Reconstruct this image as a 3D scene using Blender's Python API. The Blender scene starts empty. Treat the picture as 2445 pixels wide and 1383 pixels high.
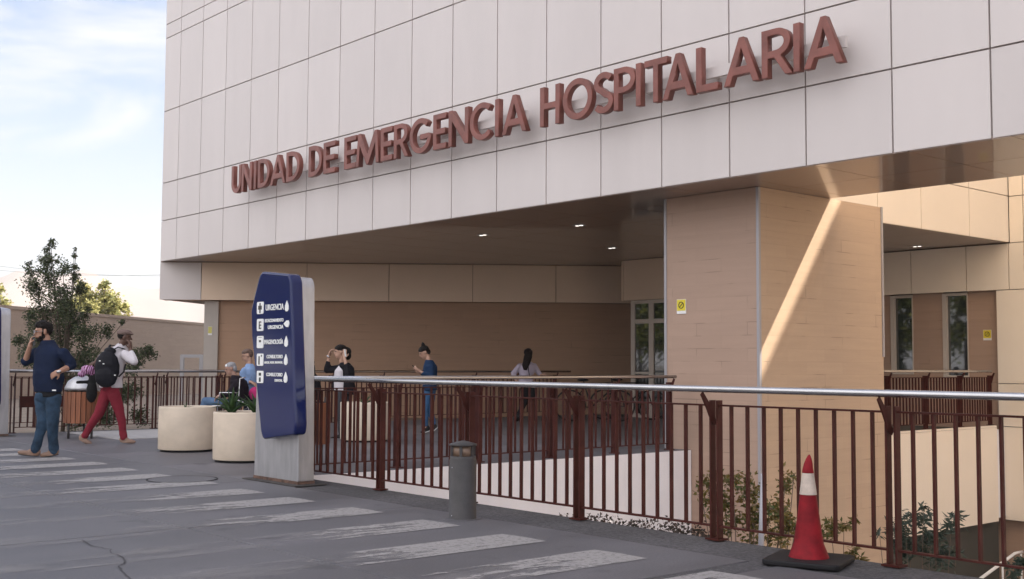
import bpy, bmesh, math, random
from mathutils import Vector, Matrix, noise
R = math.radians
random.seed(7)
sc = bpy.context.scene
COL = sc.collection

# ------------------------------------------------------------------ camera
CAMH = 1.2
CR = Vector((0.65594483, 0.75478873, 0.00550979))
CU = Vector((0.04500988, -0.04640008, 0.99790838))
CF = Vector((-0.75346565, 0.65432485, 0.06440884))
FPX = 2774.67
cam = bpy.data.cameras.new('camera'); camo = bpy.data.objects.new('camera', cam); COL.objects.link(camo)
m = Matrix((CR, CU, -CF)).transposed().to_4x4(); m.translation = Vector((0, 0, CAMH))
camo.matrix_world = m
cam.sensor_width = 36; cam.lens = FPX / 2445 * 36; cam.clip_start = 0.1; cam.clip_end = 20000
sc.camera = camo

# ------------------------------------------------------------------ light
SUN = Vector((0.74, 1.0, 1.33)).normalized()          # towards the sun
w = bpy.data.worlds.new('World'); sc.world = w; w.use_nodes = True
nt = w.node_tree; nt.nodes.clear()
def N(tree, typ, **kw):
    n = tree.nodes.new(typ)
    for k, v in kw.items():
        if k in n.inputs.keys(): n.inputs[k].default_value = v
        else: setattr(n, k, v)
    return n
sky = N(nt, 'ShaderNodeTexSky', sky_type='NISHITA', sun_disc=False, sun_elevation=math.asin(SUN.z),
        sun_rotation=math.atan2(SUN.x, SUN.y), air_density=1.0, dust_density=1.6, ozone_density=1.0, altitude=500)
tc = N(nt, 'ShaderNodeTexCoord')
mp = N(nt, 'ShaderNodeMapping'); mp.inputs['Scale'].default_value = (1.5, 2.6, 7.0); mp.inputs['Rotation'].default_value = (0.35, 0.25, 0.3)
nz = N(nt, 'ShaderNodeTexNoise', Scale=1.9, Detail=8.0, Roughness=0.58, Distortion=0.5)
rp = N(nt, 'ShaderNodeValToRGB'); rp.color_ramp.elements[0].position = 0.50; rp.color_ramp.elements[1].position = 0.70
hs = N(nt, 'ShaderNodeHueSaturation', Saturation=1.2, Value=0.58)
mx = N(nt, 'ShaderNodeMix', data_type='RGBA')
sepd = N(nt, 'ShaderNodeSeparateXYZ')
bank = N(nt, 'ShaderNodeMapRange', interpolation_type='SMOOTHSTEP'); bank.inputs[1].default_value = 0.15; bank.inputs[2].default_value = -0.55; bank.inputs[3].default_value = 0.0; bank.inputs[4].default_value = 1.0  # unseen brighter clouds on the street side, added to light the facade
ccol = N(nt, 'ShaderNodeMix', data_type='RGBA'); ccol.inputs[6].default_value = (3.15, 3.1, 3.2, 1); ccol.inputs[7].default_value = (6.6, 6.6, 6.9, 1)
cmax = N(nt, 'ShaderNodeMath', operation='MAXIMUM'); bk9 = N(nt, 'ShaderNodeMath', operation='MULTIPLY'); bk9.inputs[1].default_value = 0.85
bg = N(nt, 'ShaderNodeBackground', Strength=0.12)
out = N(nt, 'ShaderNodeOutputWorld')
L = nt.links.new
L(tc.outputs['Generated'], mp.inputs['Vector']); L(mp.outputs[0], nz.inputs['Vector']); L(nz.outputs['Fac'], rp.inputs[0])
L(sky.outputs[0], hs.inputs['Color']); L(tc.outputs['Generated'], sepd.inputs[0]); L(sepd.outputs[1], bank.inputs[0]); L(bank.outputs[0], ccol.inputs[0]); L(bank.outputs[0], bk9.inputs[0]); L(bk9.outputs[0], cmax.inputs[0]); L(rp.outputs[0], cmax.inputs[1]); L(cmax.outputs[0], mx.inputs[0]); L(ccol.outputs[2], mx.inputs[7]); L(hs.outputs[0], mx.inputs[6])
L(mx.outputs[2], bg.inputs['Color']); L(bg.outputs[0], out.inputs[0])
sl = bpy.data.lights.new('sun', 'SUN'); sl.energy = 5.0; sl.angle = R(0.53); sl.color = (1.0, 0.93, 0.81)
so = bpy.data.objects.new('sun', sl); COL.objects.link(so); so.rotation_euler = SUN.to_track_quat('Z', 'Y').to_euler(); so.location = (0, 0, 40)
sc.view_settings.view_transform = 'Standard'; sc.view_settings.look = 'None'
sc.view_settings.exposure = 1.55; sc.view_settings.gamma = 1.0

# ------------------------------------------------------------------ survey: photo measurement -> metres
def hor(px): return 870.6 + 0.0055 * (px - 1222)
def ray(px, py): return CF + CR * ((px - 1222.5) / FPX) - CU * ((py - 691.5) / FPX)
def ground(px, py, z=0.0):
    d = ray(px, py); t = (z - CAMH) / d.z; v = d * t; return Vector((v.x, v.y, v.z + CAMH))
def atd(px, py, d):
    v = ray(px, py) * d; return Vector((v.x, v.y, v.z + CAMH))

# ------------------------------------------------------------------ materials
MATS = {}
def mat(name, col, rough=0.6, metal=0.0, var=0.0, vscale=3.0, stretch=(1, 1, 1), bump=0.0, bscale=40.0, island=0.0,
        spec=0.5, coat=0.0, trans=0.0, sheen=0.0, col2=None, detail=4.0, obj=False):
    if name in MATS: return MATS[name]
    mt = bpy.data.materials.new(name); mt.use_nodes = True; t = mt.node_tree; b = t.nodes['Principled BSDF']
    b.inputs['Roughness'].default_value = rough; b.inputs['Metallic'].default_value = metal
    b.inputs['Specular IOR Level'].default_value = spec; b.inputs['Coat Weight'].default_value = coat
    c = (*col, 1); b.inputs['Base Color'].default_value = c
    geo = N(t, 'ShaderNodeNewGeometry'); l = t.links.new
    if obj:
        tcn = N(t, 'ShaderNodeTexCoord'); pos = tcn.outputs['Object']
    else: pos = geo.outputs['Position']
    src = None
    if var > 0:
        mpn = N(t, 'ShaderNodeMapping'); mpn.inputs['Scale'].default_value = stretch
        n1 = N(t, 'ShaderNodeTexNoise', Scale=vscale, Detail=detail, Roughness=0.62)
        l(pos, mpn.inputs['Vector']); l(mpn.outputs[0], n1.inputs['Vector'])
        r1 = N(t, 'ShaderNodeValToRGB'); r1.color_ramp.elements[0].position = 0.3; r1.color_ramp.elements[1].position = 0.7
        ca = [max(0, x * (1 - var)) for x in col]; cb = col2 if col2 else [min(1, x * (1 + var)) for x in col]
        r1.color_ramp.elements[0].color = (*ca, 1); r1.color_ramp.elements[1].color = (*cb, 1)
        l(n1.outputs['Fac'], r1.inputs[0]); src = r1.outputs[0]
    if island > 0:
        mr = N(t, 'ShaderNodeMapRange'); mr.inputs[3].default_value = 1 - island; mr.inputs[4].default_value = 1 + island
        l(geo.outputs['Random Per Island'], mr.inputs[0])
        h = N(t, 'ShaderNodeHueSaturation'); l(mr.outputs[0], h.inputs['Value'])
        if src: l(src, h.inputs['Color'])
        else: h.inputs['Color'].default_value = c
        src = h.outputs[0]
    if src: l(src, b.inputs['Base Color'])
    if bump > 0:
        n2 = N(t, 'ShaderNodeTexNoise', Scale=bscale, Detail=5.0); bn = N(t, 'ShaderNodeBump', Strength=bump, Distance=0.02)
        l(pos, n2.inputs['Vector']); l(n2.outputs['Fac'], bn.inputs['Height']); l(bn.outputs[0], b.inputs['Normal'])
    MATS[name] = mt; return mt

def stone_mat(name, col, ud):
    """Honed stone veneer: long courses, fine joints that only show here and there."""
    mt = bpy.data.materials.new(name); mt.use_nodes = True; t = mt.node_tree; b = t.nodes['Principled BSDF']; l = t.links.new
    geo = N(t, 'ShaderNodeNewGeometry')
    dot = N(t, 'ShaderNodeVectorMath', operation='DOT_PRODUCT'); dot.inputs[1].default_value = (ud[0], ud[1], 0); l(geo.outputs['Position'], dot.inputs[0])
    sp = N(t, 'ShaderNodeSeparateXYZ'); l(geo.outputs['Position'], sp.inputs[0])
    cb = N(t, 'ShaderNodeCombineXYZ'); l(dot.outputs['Value'], cb.inputs[0]); l(sp.outputs[2], cb.inputs[1])
    br = N(t, 'ShaderNodeTexBrick', Scale=1.0, offset=0.5, squash=1.0)
    br.inputs['Mortar Size'].default_value = 0.005; br.inputs['Mortar Smooth'].default_value = 0.1; br.inputs['Bias'].default_value = 0.0
    br.inputs['Brick Width'].default_value = 0.9; br.inputs['Row Height'].default_value = 0.18
    c1 = [x * 0.93 for x in col]; c2 = [x * 1.06 for x in col]
    br.inputs['Color1'].default_value = (*c1, 1); br.inputs['Color2'].default_value = (*c2, 1); br.inputs['Mortar'].default_value = (*[x * 0.86 for x in col], 1)
    l(cb.outputs[0], br.inputs['Vector'])
    # joints filled with grout of the stone's colour except in patches
    mk = N(t, 'ShaderNodeTexNoise', Scale=1.7, Detail=2.0); l(cb.outputs[0], mk.inputs['Vector'])
    mr = N(t, 'ShaderNodeValToRGB'); mr.color_ramp.elements[0].position = 0.56; mr.color_ramp.elements[1].position = 0.64
    l(mk.outputs['Fac'], mr.inputs[0])
    mxa = N(t, 'ShaderNodeMath', operation='MULTIPLY'); l(br.outputs['Fac'], mxa.inputs[0]); l(mr.outputs[0], mxa.inputs[1])
    # long horizontal veining
    mpn = N(t, 'ShaderNodeMapping'); mpn.inputs['Scale'].default_value = (0.7, 9, 1); l(cb.outputs[0], mpn.inputs['Vector'])
    vn = N(t, 'ShaderNodeTexNoise', Scale=1.6, Detail=7.0, Roughness=0.6); l(mpn.outputs[0], vn.inputs['Vector'])
    vr = N(t, 'ShaderNodeValToRGB'); vr.color_ramp.elements[0].position = 0.32; vr.color_ramp.elements[1].position = 0.7
    vr.color_ramp.elements[0].color = (*[x * 0.93 for x in col], 1); vr.color_ramp.elements[1].color = (*[min(1, x * 1.06) for x in col], 1)
    l(vn.outputs['Fac'], vr.inputs[0])
    m1 = N(t, 'ShaderNodeMix', data_type='RGBA'); m1.inputs[0].default_value = 0.4
    l(vr.outputs[0], m1.inputs[6]); l(br.outputs['Color'], m1.inputs[7])
    m2 = N(t, 'ShaderNodeMix', data_type='RGBA'); m2.inputs[7].default_value = (*[x * 0.62 for x in col], 1)
    l(mxa.outputs[0], m2.inputs[0]); l(m1.outputs[2], m2.inputs[6])
    l(m2.outputs[2], b.inputs['Base Color'])
    b.inputs['Roughness'].default_value = 0.62
    bn = N(t, 'ShaderNodeBump', Strength=0.25, Distance=0.01); l(vn.outputs['Fac'], bn.inputs['Height']); bn.inputs['Strength'].default_value = 0.08; l(bn.outputs[0], b.inputs['Normal'])
    MATS[name] = mt; return mt

def glass_mat(name, col=(0.02, 0.025, 0.025), rough=0.02):
    return mat(name, col, rough, 0.0, spec=1.0, coat=1.0)

def leaf_mat(name, c1, c2, rough=0.5):
    mt = bpy.data.materials.new(name); mt.use_nodes = True; t = mt.node_tree; b = t.nodes['Principled BSDF']; l = t.links.new
    geo = N(t, 'ShaderNodeNewGeometry'); r = N(t, 'ShaderNodeValToRGB')
    r.color_ramp.elements[0].color = (*c1, 1); r.color_ramp.elements[1].color = (*c2, 1)
    l(geo.outputs['Random Per Island'], r.inputs[0]); l(r.outputs[0], b.inputs['Base Color'])
    b.inputs['Roughness'].default_value = rough
    tr = N(t, 'ShaderNodeBsdfTranslucent'); l(r.outputs[0], tr.inputs['Color'])
    ms = N(t, 'ShaderNodeMixShader', Fac=0.35); o = t.nodes['Material Output']
    l(b.outputs[0], ms.inputs[1]); l(tr.outputs[0], ms.inputs[2]); l(ms.outputs[0], o.inputs[0])
    MATS[name] = mt; return mt

M_fac = mat('grey_cladding', (0.63, 0.572, 0.548), 0.42, var=0.03, vscale=0.9, stretch=(1.6, 1.6, .35), island=0.03, bump=0.02, bscale=3)
M_cream = mat('cream_cladding_bounce_lit', (0.80, 0.70, 0.585), 0.45, var=0.03, vscale=0.8, island=0.02)  # facade panels again, paler; warm courtyard bounce put into their beige
M_band = mat('beige_cladding', (0.74, 0.56, 0.41), 0.42, var=0.03, vscale=0.8, island=0.02)
M_joint = mat('joint_dark', (0.27, 0.225, 0.21), 0.8)
M_soffit = mat('soffit_composite_panel', (0.235, 0.155, 0.115), 0.30, 0.0, island=0.03, spec=1.0, coat=0.6, var=0.04, vscale=0.6)
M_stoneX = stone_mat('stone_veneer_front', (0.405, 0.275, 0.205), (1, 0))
M_stoneY = stone_mat('stone_veneer_side_lit', (0.49, 0.345, 0.235), (0, 1))  # same stone as the front, colour raised to brighten the sun streak
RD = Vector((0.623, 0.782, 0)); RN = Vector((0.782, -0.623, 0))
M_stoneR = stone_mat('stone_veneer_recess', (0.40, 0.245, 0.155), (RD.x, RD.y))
M_wallfar = stone_mat('stone_boundary', (0.43, 0.325, 0.25), (-0.7, 0.7))
M_trim = mat('aluminium_trim', (0.36, 0.345, 0.36), 0.45, 0.3)
M_frame = mat('champagne_frame', (0.55, 0.48, 0.42), 0.4, 0.2)
M_glass = glass_mat('window_glass')
M_dark = mat('dark_interior', (0.03, 0.025, 0.022), 0.7)
M_red = mat('railing_paint', (0.056, 0.0135, 0.010), 0.55, 0.0, spec=.15, var=0.25, vscale=9, bump=0.05)
M_steel = mat('brushed_steel', (0.50, 0.49, 0.49), 0.22, 1.0, var=0.06, vscale=6)
M_steel2 = mat('dull_steel', (0.46, 0.45, 0.46), 0.42, 0.75, var=0.12, vscale=5, stretch=(3, 3, .6), bump=0.03)
M_sign = mat('sign_letter_brown', (0.20, 0.066, 0.050), 0.40, 0.2, var=0.22, vscale=4, bump=0.03)
M_white = mat('white_paint', (0.80, 0.78, 0.76), 0.5, var=0.05, vscale=5)
M_plaster = mat('white_plaster', (0.80, 0.755, 0.755), 0.8, var=0.06, vscale=1.2, stretch=(1, 1, .35), bump=0.15, bscale=30)
M_lamp = bpy.data.materials.new('lamp_lit'); M_lamp.use_nodes = True
_b = M_lamp.node_tree.nodes['Principled BSDF']; _b.inputs['Emission Color'].default_value = (1, .93, .85, 1); _b.inputs['Emission Strength'].default_value = 0.7
M_planter = mat('planter_fibre', (0.65, 0.54, 0.42), 0.55, var=0.09, vscale=3.2, stretch=(1, 1, 1.4), bump=0.04, bscale=15)
M_black = mat('black_rubber', (0.014, 0.013, 0.014), 0.6, spec=.2)
M_soil = mat('soil', (0.07, 0.05, 0.035), 0.95, var=0.4, vscale=25, bump=0.6)
M_wood = mat('wood_slat', (0.22, 0.075, 0.032), 0.5, var=0.3, vscale=4, stretch=(8, 8, .6), island=0.25)
M_blue = mat('blue_enamel', (0.010, 0.017, 0.085), 0.09, 0.0, coat=0.0, spec=0.42, bump=0.012, bscale=2.5)
M_bollard = mat('bollard_grey', (0.050, 0.045, 0.044), 0.5, 0.0, spec=.35, var=0.2, vscale=8)
M_bark = mat('bark', (0.13, 0.095, 0.07), 0.9, var=0.3, vscale=15, bump=0.4)
M_cable = mat('cable', (0.05, 0.05, 0.055), 0.6)
M_yellow = mat('yellow_plate', (0.72, 0.58, 0.03), 0.4)
M_bk = mat('black_ink', (0.02, 0.02, 0.02), 0.5)

def pavement_mat(name, col, gravel=False):
    mt = bpy.data.materials.new(name); mt.use_nodes = True; t = mt.node_tree; b = t.nodes['Principled BSDF']; l = t.links.new
    geo = N(t, 'ShaderNodeNewGeometry')
    n1 = N(t, 'ShaderNodeTexNoise', Scale=0.55, Detail=6.0, Roughness=0.6)
    mpn = N(t, 'ShaderNodeMapping'); mpn.inputs['Scale'].default_value = (1.8, 0.55, 1); l(geo.outputs['Position'], mpn.inputs[0]); l(mpn.outputs[0], n1.inputs['Vector'])
    r1 = N(t, 'ShaderNodeValToRGB'); e = r1.color_ramp.elements; e[0].position = 0.33; e[1].position = 0.68
    e[0].color = (*[x * 0.72 for x in col], 1); e[1].color = (*[x * 1.28 for x in col], 1); l(n1.outputs['Fac'], r1.inputs[0])
    n2 = N(t, 'ShaderNodeTexNoise', Scale=38 if gravel else 60.0, Detail=4.0, Roughness=0.75); l(geo.outputs['Position'], n2.inputs['Vector'])
    r2 = N(t, 'ShaderNodeValToRGB'); a = 0.45 if gravel else 0.76
    r2.color_ramp.elements[0].position = 0.35; r2.color_ramp.elements[1].position = 0.65
    r2.color_ramp.elements[0].color = (a, a, a, 1); r2.color_ramp.elements[1].color = (1.35 if gravel else 1.1,) * 3 + (1,); l(n2.outputs['Fac'], r2.inputs[0])
    mm = N(t, 'ShaderNodeMix', data_type='RGBA', blend_type='MULTIPLY'); mm.inputs[0].default_value = 1.0
    l(r1.outputs[0], mm.inputs[6]); l(r2.outputs[0], mm.inputs[7])
    # dark drip stains
    n3 = N(t, 'ShaderNodeTexNoise', Scale=2.6, Detail=3.0); l(geo.outputs['Position'], n3.inputs['Vector'])
    r3 = N(t, 'ShaderNodeValToRGB'); r3.color_ramp.elements[0].position = 0.27; r3.color_ramp.elements[1].position = 0.36
    r3.color_ramp.elements[0].color = (.62, .62, .62, 1); l(n3.outputs['Fac'], r3.inputs[0])
    m3 = N(t, 'ShaderNodeMix', data_type='RGBA', blend_type='MULTIPLY'); m3.inputs[0].default_value = 1.0
    l(mm.outputs[2], m3.inputs[6]); l(r3.outputs[0], m3.inputs[7]); l(m3.outputs[2], b.inputs['Base Color'])
    mr = N(t, 'ShaderNodeMapRange'); mr.inputs[3].default_value = 0.42; mr.inputs[4].default_value = 0.75; l(n1.outputs['Fac'], mr.inputs[0])
    if not gravel: l(mr.outputs[0], b.inputs['Roughness'])
    else: b.inputs['Roughness'].default_value = 0.9
    bn = N(t, 'ShaderNodeBump', Strength=0.9 if gravel else 0.12, Distance=0.012 if gravel else 0.004); l(n2.outputs['Fac'], bn.inputs['Height']); l(bn.outputs[0], b.inputs['Normal'])
    MATS[name] = mt; return mt
M_conc = pavement_mat('concrete_pavement', (0.112, 0.105, 0.110))
M_grav = pavement_mat('exposed_aggregate', (0.085, 0.078, 0.08), True)
M_earth = mat('earth', (0.09, 0.075, 0.055), 0.95, var=0.3, vscale=2, bump=0.5)

# ------------------------------------------------------------------ mesh collector
class MB:
    def __init__(s): s.v = []; s.f = []; s.m = []; s.sm = []
    def add(s, vs, fs, mi=0, smooth=False):
        o = len(s.v); s.v += [Vector(v) for v in vs]; s.f += [tuple(i + o for i in f) for f in fs]; s.m += [mi] * len(fs); s.sm += [smooth] * len(fs); return s
    def box(s, x0, x1, y0, y1, z0, z1, mi=0):
        vs = [(x, y, z) for x in (x0, x1) for y in (y0, y1) for z in (z0, z1)]
        return s.add(vs, [(0, 1, 3, 2), (4, 6, 7, 5), (0, 4, 5, 1), (2, 3, 7, 6), (0, 2, 6, 4), (1, 5, 7, 3)], mi)
    def obox(s, c, ax, ay, az, mi=0):
        c = Vector(c); ax, ay, az = Vector(ax), Vector(ay), Vector(az)
        vs = [c + ax * i + ay * j + az * k for i in (-1, 1) for j in (-1, 1) for k in (-1, 1)]
        return s.add(vs, [(0, 1, 3, 2), (4, 6, 7, 5), (0, 4, 5, 1), (2, 3, 7, 6), (0, 2, 6, 4), (1, 5, 7, 3)], mi)
    def prism(s, poly, z0, z1, mi=0):
        n = len(poly); vs = [(p[0], p[1], z0) for p in poly] + [(p[0], p[1], z1) for p in poly]
        return s.add(vs, [tuple(range(n))[::-1], tuple(range(n, 2 * n))] + [(i, (i + 1) % n, n + (i + 1) % n, n + i) for i in range(n)], mi)
    def tube(s, pts, r, n=8, mi=0, cap=True, smooth=True, flat=1.0):
        pts = [Vector(p) for p in pts]; rs = r if isinstance(r, (list, tuple)) else [r] * len(pts)
        vs = []; prev = None
        for i, p in enumerate(pts):
            a = pts[min(i + 1, len(pts) - 1)] - pts[max(i - 1, 0)]
            if a.length < 1e-9: a = Vector((0, 0, 1))
            a.normalize(); ref = Vector((0, 0, 1)) if abs(a.z) < 0.95 else Vector((1, 0, 0))
            if prev is None: u = a.cross(ref).normalized()
            else: u = (prev - a * prev.dot(a)); u = u.normalized() if u.length > 1e-6 else a.cross(ref).normalized()
            prev = u; v = a.cross(u)
            for k in range(n):
                t = 2 * math.pi * k / n; vs.append(p + (u * math.cos(t) + v * math.sin(t) * flat) * rs[i])
        fs = []
        for i in range(len(pts) - 1):
            for k in range(n): fs.append((i * n + k, i * n + (k + 1) % n, (i + 1) * n + (k + 1) % n, (i + 1) * n + k))
        s.add(vs, fs, mi, smooth)
        if cap:
            o = len(s.v) - len(vs)
            s.f += [tuple(o + k for k in range(n))[::-1], tuple(o + (len(pts) - 1) * n + k for k in range(n))]; s.m += [mi] * 2; s.sm += [False] * 2
        return s
    def lathe(s, c, prof, n=32, mi=0, smooth=True, ax=(1, 1), cap=True):
        vs = [(c[0] + r * math.cos(2 * math.pi * k / n) * ax[0], c[1] + r * math.sin(2 * math.pi * k / n) * ax[1], c[2] + z) for r, z in prof for k in range(n)]
        fs = [(i * n + k, i * n + (k + 1) % n, (i + 1) * n + (k + 1) % n, (i + 1) * n + k) for i in range(len(prof) - 1) for k in range(n)]
        s.add(vs, fs, mi, smooth)
        if cap:
            o = len(s.v) - len(vs)
            s.f += [tuple(o + k for k in range(n))[::-1], tuple(o + (len(prof) - 1) * n + k for k in range(n))]; s.m += [mi] * 2; s.sm += [False] * 2
        return s
    def ell(s, c, rad, rot=None, n=14, mi=0):
        c = Vector(c); rot = rot or Matrix.Identity(3); vs = []; k2 = n // 2
        for i in range(1, k2):
            a = math.pi * i / k2
            for k in range(n):
                t = 2 * math.pi * k / n
                vs.append(c + rot @ Vector((rad[0] * math.sin(a) * math.cos(t), rad[1] * math.sin(a) * math.sin(t), rad[2] * math.cos(a))))
        top = len(vs); vs.append(c + rot @ Vector((0, 0, rad[2]))); vs.append(c - rot @ Vector((0, 0, rad[2])))
        fs = [(i * n + k, (i + 1) * n + k, (i + 1) * n + (k + 1) % n, i * n + (k + 1) % n) for i in range(k2 - 2) for k in range(n)]
        fs += [(top, k, (k + 1) % n) for k in range(n)] + [(top + 1, (k2 - 2) * n + (k + 1) % n, (k2 - 2) * n + k) for k in range(n)]
        return s.add(vs, fs, mi, True)
    def cap(s, pts, mi=0, n=12):
        """tapered capsule chain: [(x,y,z,r),...]"""
        for p in pts: s.ell(p[:3], (p[3],) * 3, n=n, mi=mi)
        for a, b in zip(pts, pts[1:]):
            s.tube([a[:3], b[:3]], [a[3], b[3]], n=n, mi=mi)
        return s
    def loft(s, rings, n=20, mi=0):
        """rings: (x,y,z,rx,ry,rot)"""
        vs = []
        for (x, y, z, rx, ry, a) in rings:
            for k in range(n):
                t = 2 * math.pi * k / n; u, v = rx * math.cos(t), ry * math.sin(t)
                vs.append((x + u * math.cos(a) - v * math.sin(a), y + u * math.sin(a) + v * math.cos(a), z))
        fs = [(i * n + k, i * n + (k + 1) % n, (i + 1) * n + (k + 1) % n, (i + 1) * n + k) for i in range(len(rings) - 1) for k in range(n)]
        fs += [tuple(range(n))[::-1], tuple(range((len(rings) - 1) * n, len(rings) * n))]
        return s.add(vs, fs, mi, True)
    def build(s, name, mats, parent=None, origin=None, local=False, **tagkw):
        me = bpy.data.meshes.new(name)
        if not isinstance(mats, (list, tuple)): mats = [mats]
        T = Matrix.Identity(4)
        if parent is not None and not local: T = wmat(parent).inverted()
        elif origin is not None: T = Matrix.Translation(-Vector(origin))
        me.from_pydata([T @ v for v in s.v], [], s.f)
        for mm_ in mats: me.materials.append(mm_)
        me.polygons.foreach_set('material_index', s.m); me.polygons.foreach_set('use_smooth', s.sm)
        me.validate(); me.update()
        o = bpy.data.objects.new(name, me); COL.objects.link(o)
        if parent is not None: o.parent = parent
        elif origin is not None: o.location = origin
        if tagkw: tag(o, **tagkw)
        return o
def wmat(o):
    m_ = Matrix.LocRotScale(o.location, o.rotation_euler, o.scale)
    return wmat(o.parent) @ m_ if o.parent else m_
def tag(o, label=None, cat=None, group=None, kind=None):
    if label: o['label'] = label
    if cat: o['category'] = cat
    if group: o['group'] = group
    if kind: o['kind'] = kind
    return o
def empty(name, loc, label, cat, group=None, rz=0.0):
    o = bpy.data.objects.new(name, None); COL.objects.link(o); o.location = loc; o.rotation_euler = (0, 0, rz); o.empty_display_size = 0.2
    return tag(o, label, cat, group)
def copy_tree(o, parent=None):
    c = o.copy(); COL.objects.link(c); c.parent = parent
    for ch in list(o.children): copy_tree(ch, c)
    return c
def bevel(o, wd=0.006, seg=2, ang=40):
    b = o.modifiers.new('bevel', 'BEVEL'); b.width = wd; b.segments = seg; b.limit_method = 'ANGLE'; b.angle_limit = R(ang); return o
def clip(poly, P, n):
    """keep side where (p-P).n >= 0"""
    outp = []
    for i, a in enumerate(poly):
        b = poly[(i + 1) % len(poly)]; da = (a - P).dot(n); db = (b - P).dot(n)
        if da >= 0: outp.append(a)
        if da * db < 0: outp.append(a + (b - a) * (da / (da - db)))
    return outp

RP = random.Random(99)
def panels(mb, P0, U, uc, zc, Nn, gap=0.02, th=0.03, mi=0, clipz=None):
    P0, U, Nn = Vector(P0), Vector(U), Vector(Nn)
    for a, b in zip(uc, uc[1:]):
        for z0, z1 in zip(zc, zc[1:]):
            c = P0 + U * ((a + b) / 2) - Nn * (th / 2); c.z = (z0 + z1) / 2
            k1, k2 = RP.uniform(-.0016, .0016), RP.uniform(-.0016, .0016); U2 = (U + Nn * k1); Z2 = Vector((0, 0, 1)) + Nn * k2
            mb.obox(c, U2 * ((b - a - gap) / 2), Nn * (th / 2), Z2 * ((z1 - z0 - gap) / 2), mi)

# ================================================================== SETTING
SOF = 3.65
gm = MB(); gm.add([(-6000, -6000, -3.3), (6000, -6000, -3.3), (6000, 6000, -3.3), (-6000, 6000, -3.3)], [(0, 1, 2, 3)])
gm.build('ground', M_earth, kind='structure')

xc = [-46, -40.5, -34.9, -29.3, -24.7, -21.9, -19.2, -16.4, -13.6, -10.78, -8.0, -4.52]
xr = [-4.30, -1.5, 1.3, 4.1, 6.9, 12, 20]
yc = [-14, -7.5, -4.6, -1.8, 1.02, 3.83, 5.88]
mb = MB()
for xs in (xc, xr):
    for a, b in zip(xs, xs[1:]):
        for c, d in zip(yc, yc[1:]):
            mb.box(a + .006, b - .006, c + .006, d - .006, -0.2, 0.0)
bevel(mb.build('pavement', M_conc, kind='structure'), 0.008, 2)
MB().box(-46, 20, -14, 5.885, -3.29, -0.02).build('pavement_bed', mat('joint_filler', (0.06, 0.055, 0.045), 0.9), kind='structure')
mb = MB(); mb.box(-10.9, 20, 5.886, 6.47, -3.28, -0.008); mb.box(-4.515, -4.305, 1.0, 5.885, -0.1, -0.006)
mb.build('gravel_strip', M_grav, kind='structure')
# plaza in front of the entrance
mb = MB()
for a, b in zip([-20.32, -17.6, -15.2, -13.0, -10.9], [-17.6, -15.2, -13.0, -10.9]):
    for c, d in zip([5.885, 8.6, 11.4, 14.2, 17.0, 19.78], [8.6, 11.4, 14.2, 17.0, 19.78]):
        mb.box(a + .004, b - .004, c + .004, d - .004, -0.25, 0.0)
bevel(mb.build('plaza', pavement_mat('plaza_concrete', (0.125, 0.115, 0.122)), kind='structure'), 0.006, 1)
MB().box(-20.3, -11.06, 5.9, 22.2, -3.27, -0.012).build('plaza_bed', MATS['joint_filler'], kind='structure')
MB().box(-46, -20.95, 5.89, 26, -3.25, -0.12).build('planting_bed', mat('dry_bed', (0.24, 0.185, 0.14), .95, var=.25, vscale=3, bump=.5), kind='structure')
mb = MB(); mb.box(-19.9, -17.7, 7.3, 9.3, -0.05, 0.012)
mb.build('kerb', mat('kerb_pale', (0.42, 0.40, 0.39), 0.7, var=.1, vscale=4), kind='structure')

# zebra crossing, worn
mt = bpy.data.materials.new('worn_road_paint'); mt.use_nodes = True; t = mt.node_tree; b_ = t.nodes['Principled BSDF']; l = t.links.new
geo = N(t, 'ShaderNodeNewGeometry'); sp = N(t, 'ShaderNodeSeparateXYZ'); l(geo.outputs['Position'], sp.inputs[0])
mpn = N(t, 'ShaderNodeMapping'); mpn.inputs['Scale'].default_value = (5.5, 1.3, 1); l(geo.outputs['Position'], mpn.inputs[0])
nn = N(t, 'ShaderNodeTexNoise', Scale=1.6, Detail=8.0, Roughness=0.72); l(mpn.outputs[0], nn.inputs['Vector'])
mr = N(t, 'ShaderNodeMapRange'); mr.inputs[1].default_value = 5.45; mr.inputs[2].default_value = 3.6; mr.inputs[3].default_value = 0.32; mr.inputs[4].default_value = 0.64
l(sp.outputs[1], mr.inputs[0])
sb = N(t, 'ShaderNodeMath', operation='SUBTRACT'); l(nn.outputs['Fac'], sb.inputs[0]); l(mr.outputs[0], sb.inputs[1])
mu = N(t, 'ShaderNodeMath', operation='MULTIPLY', use_clamp=True); mu.inputs[1].default_value = 16; l(sb.outputs[0], mu.inputs[0])
mu2 = N(t, 'ShaderNodeMath', operation='MULTIPLY'); mu2.inputs[1].default_value = 0.85
chip = N(t, 'ShaderNodeTexNoise', Scale=26.0, Detail=4.0, Roughness=0.7); l(geo.outputs['Position'], chip.inputs['Vector'])
chr_ = N(t, 'ShaderNodeValToRGB'); chr_.color_ramp.elements[0].position = 0.30; chr_.color_ramp.elements[1].position = 0.50; chr_.color_ramp.elements[0].color = (.55, .55, .55, 1); l(chip.outputs['Fac'], chr_.inputs[0])
mc = N(t, 'ShaderNodeMath', operation='MULTIPLY'); l(mu.outputs[0], mc.inputs[0]); l(chr_.outputs[0], mc.inputs[1]); l(mc.outputs[0], mu2.inputs[0])
isl = N(t, 'ShaderNodeMath', operation='MULTIPLY_ADD'); isl.inputs[1].default_value = 0.16; isl.inputs[2].default_value = -0.08; l(geo.outputs['Random Per Island'], isl.inputs[0])
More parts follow.
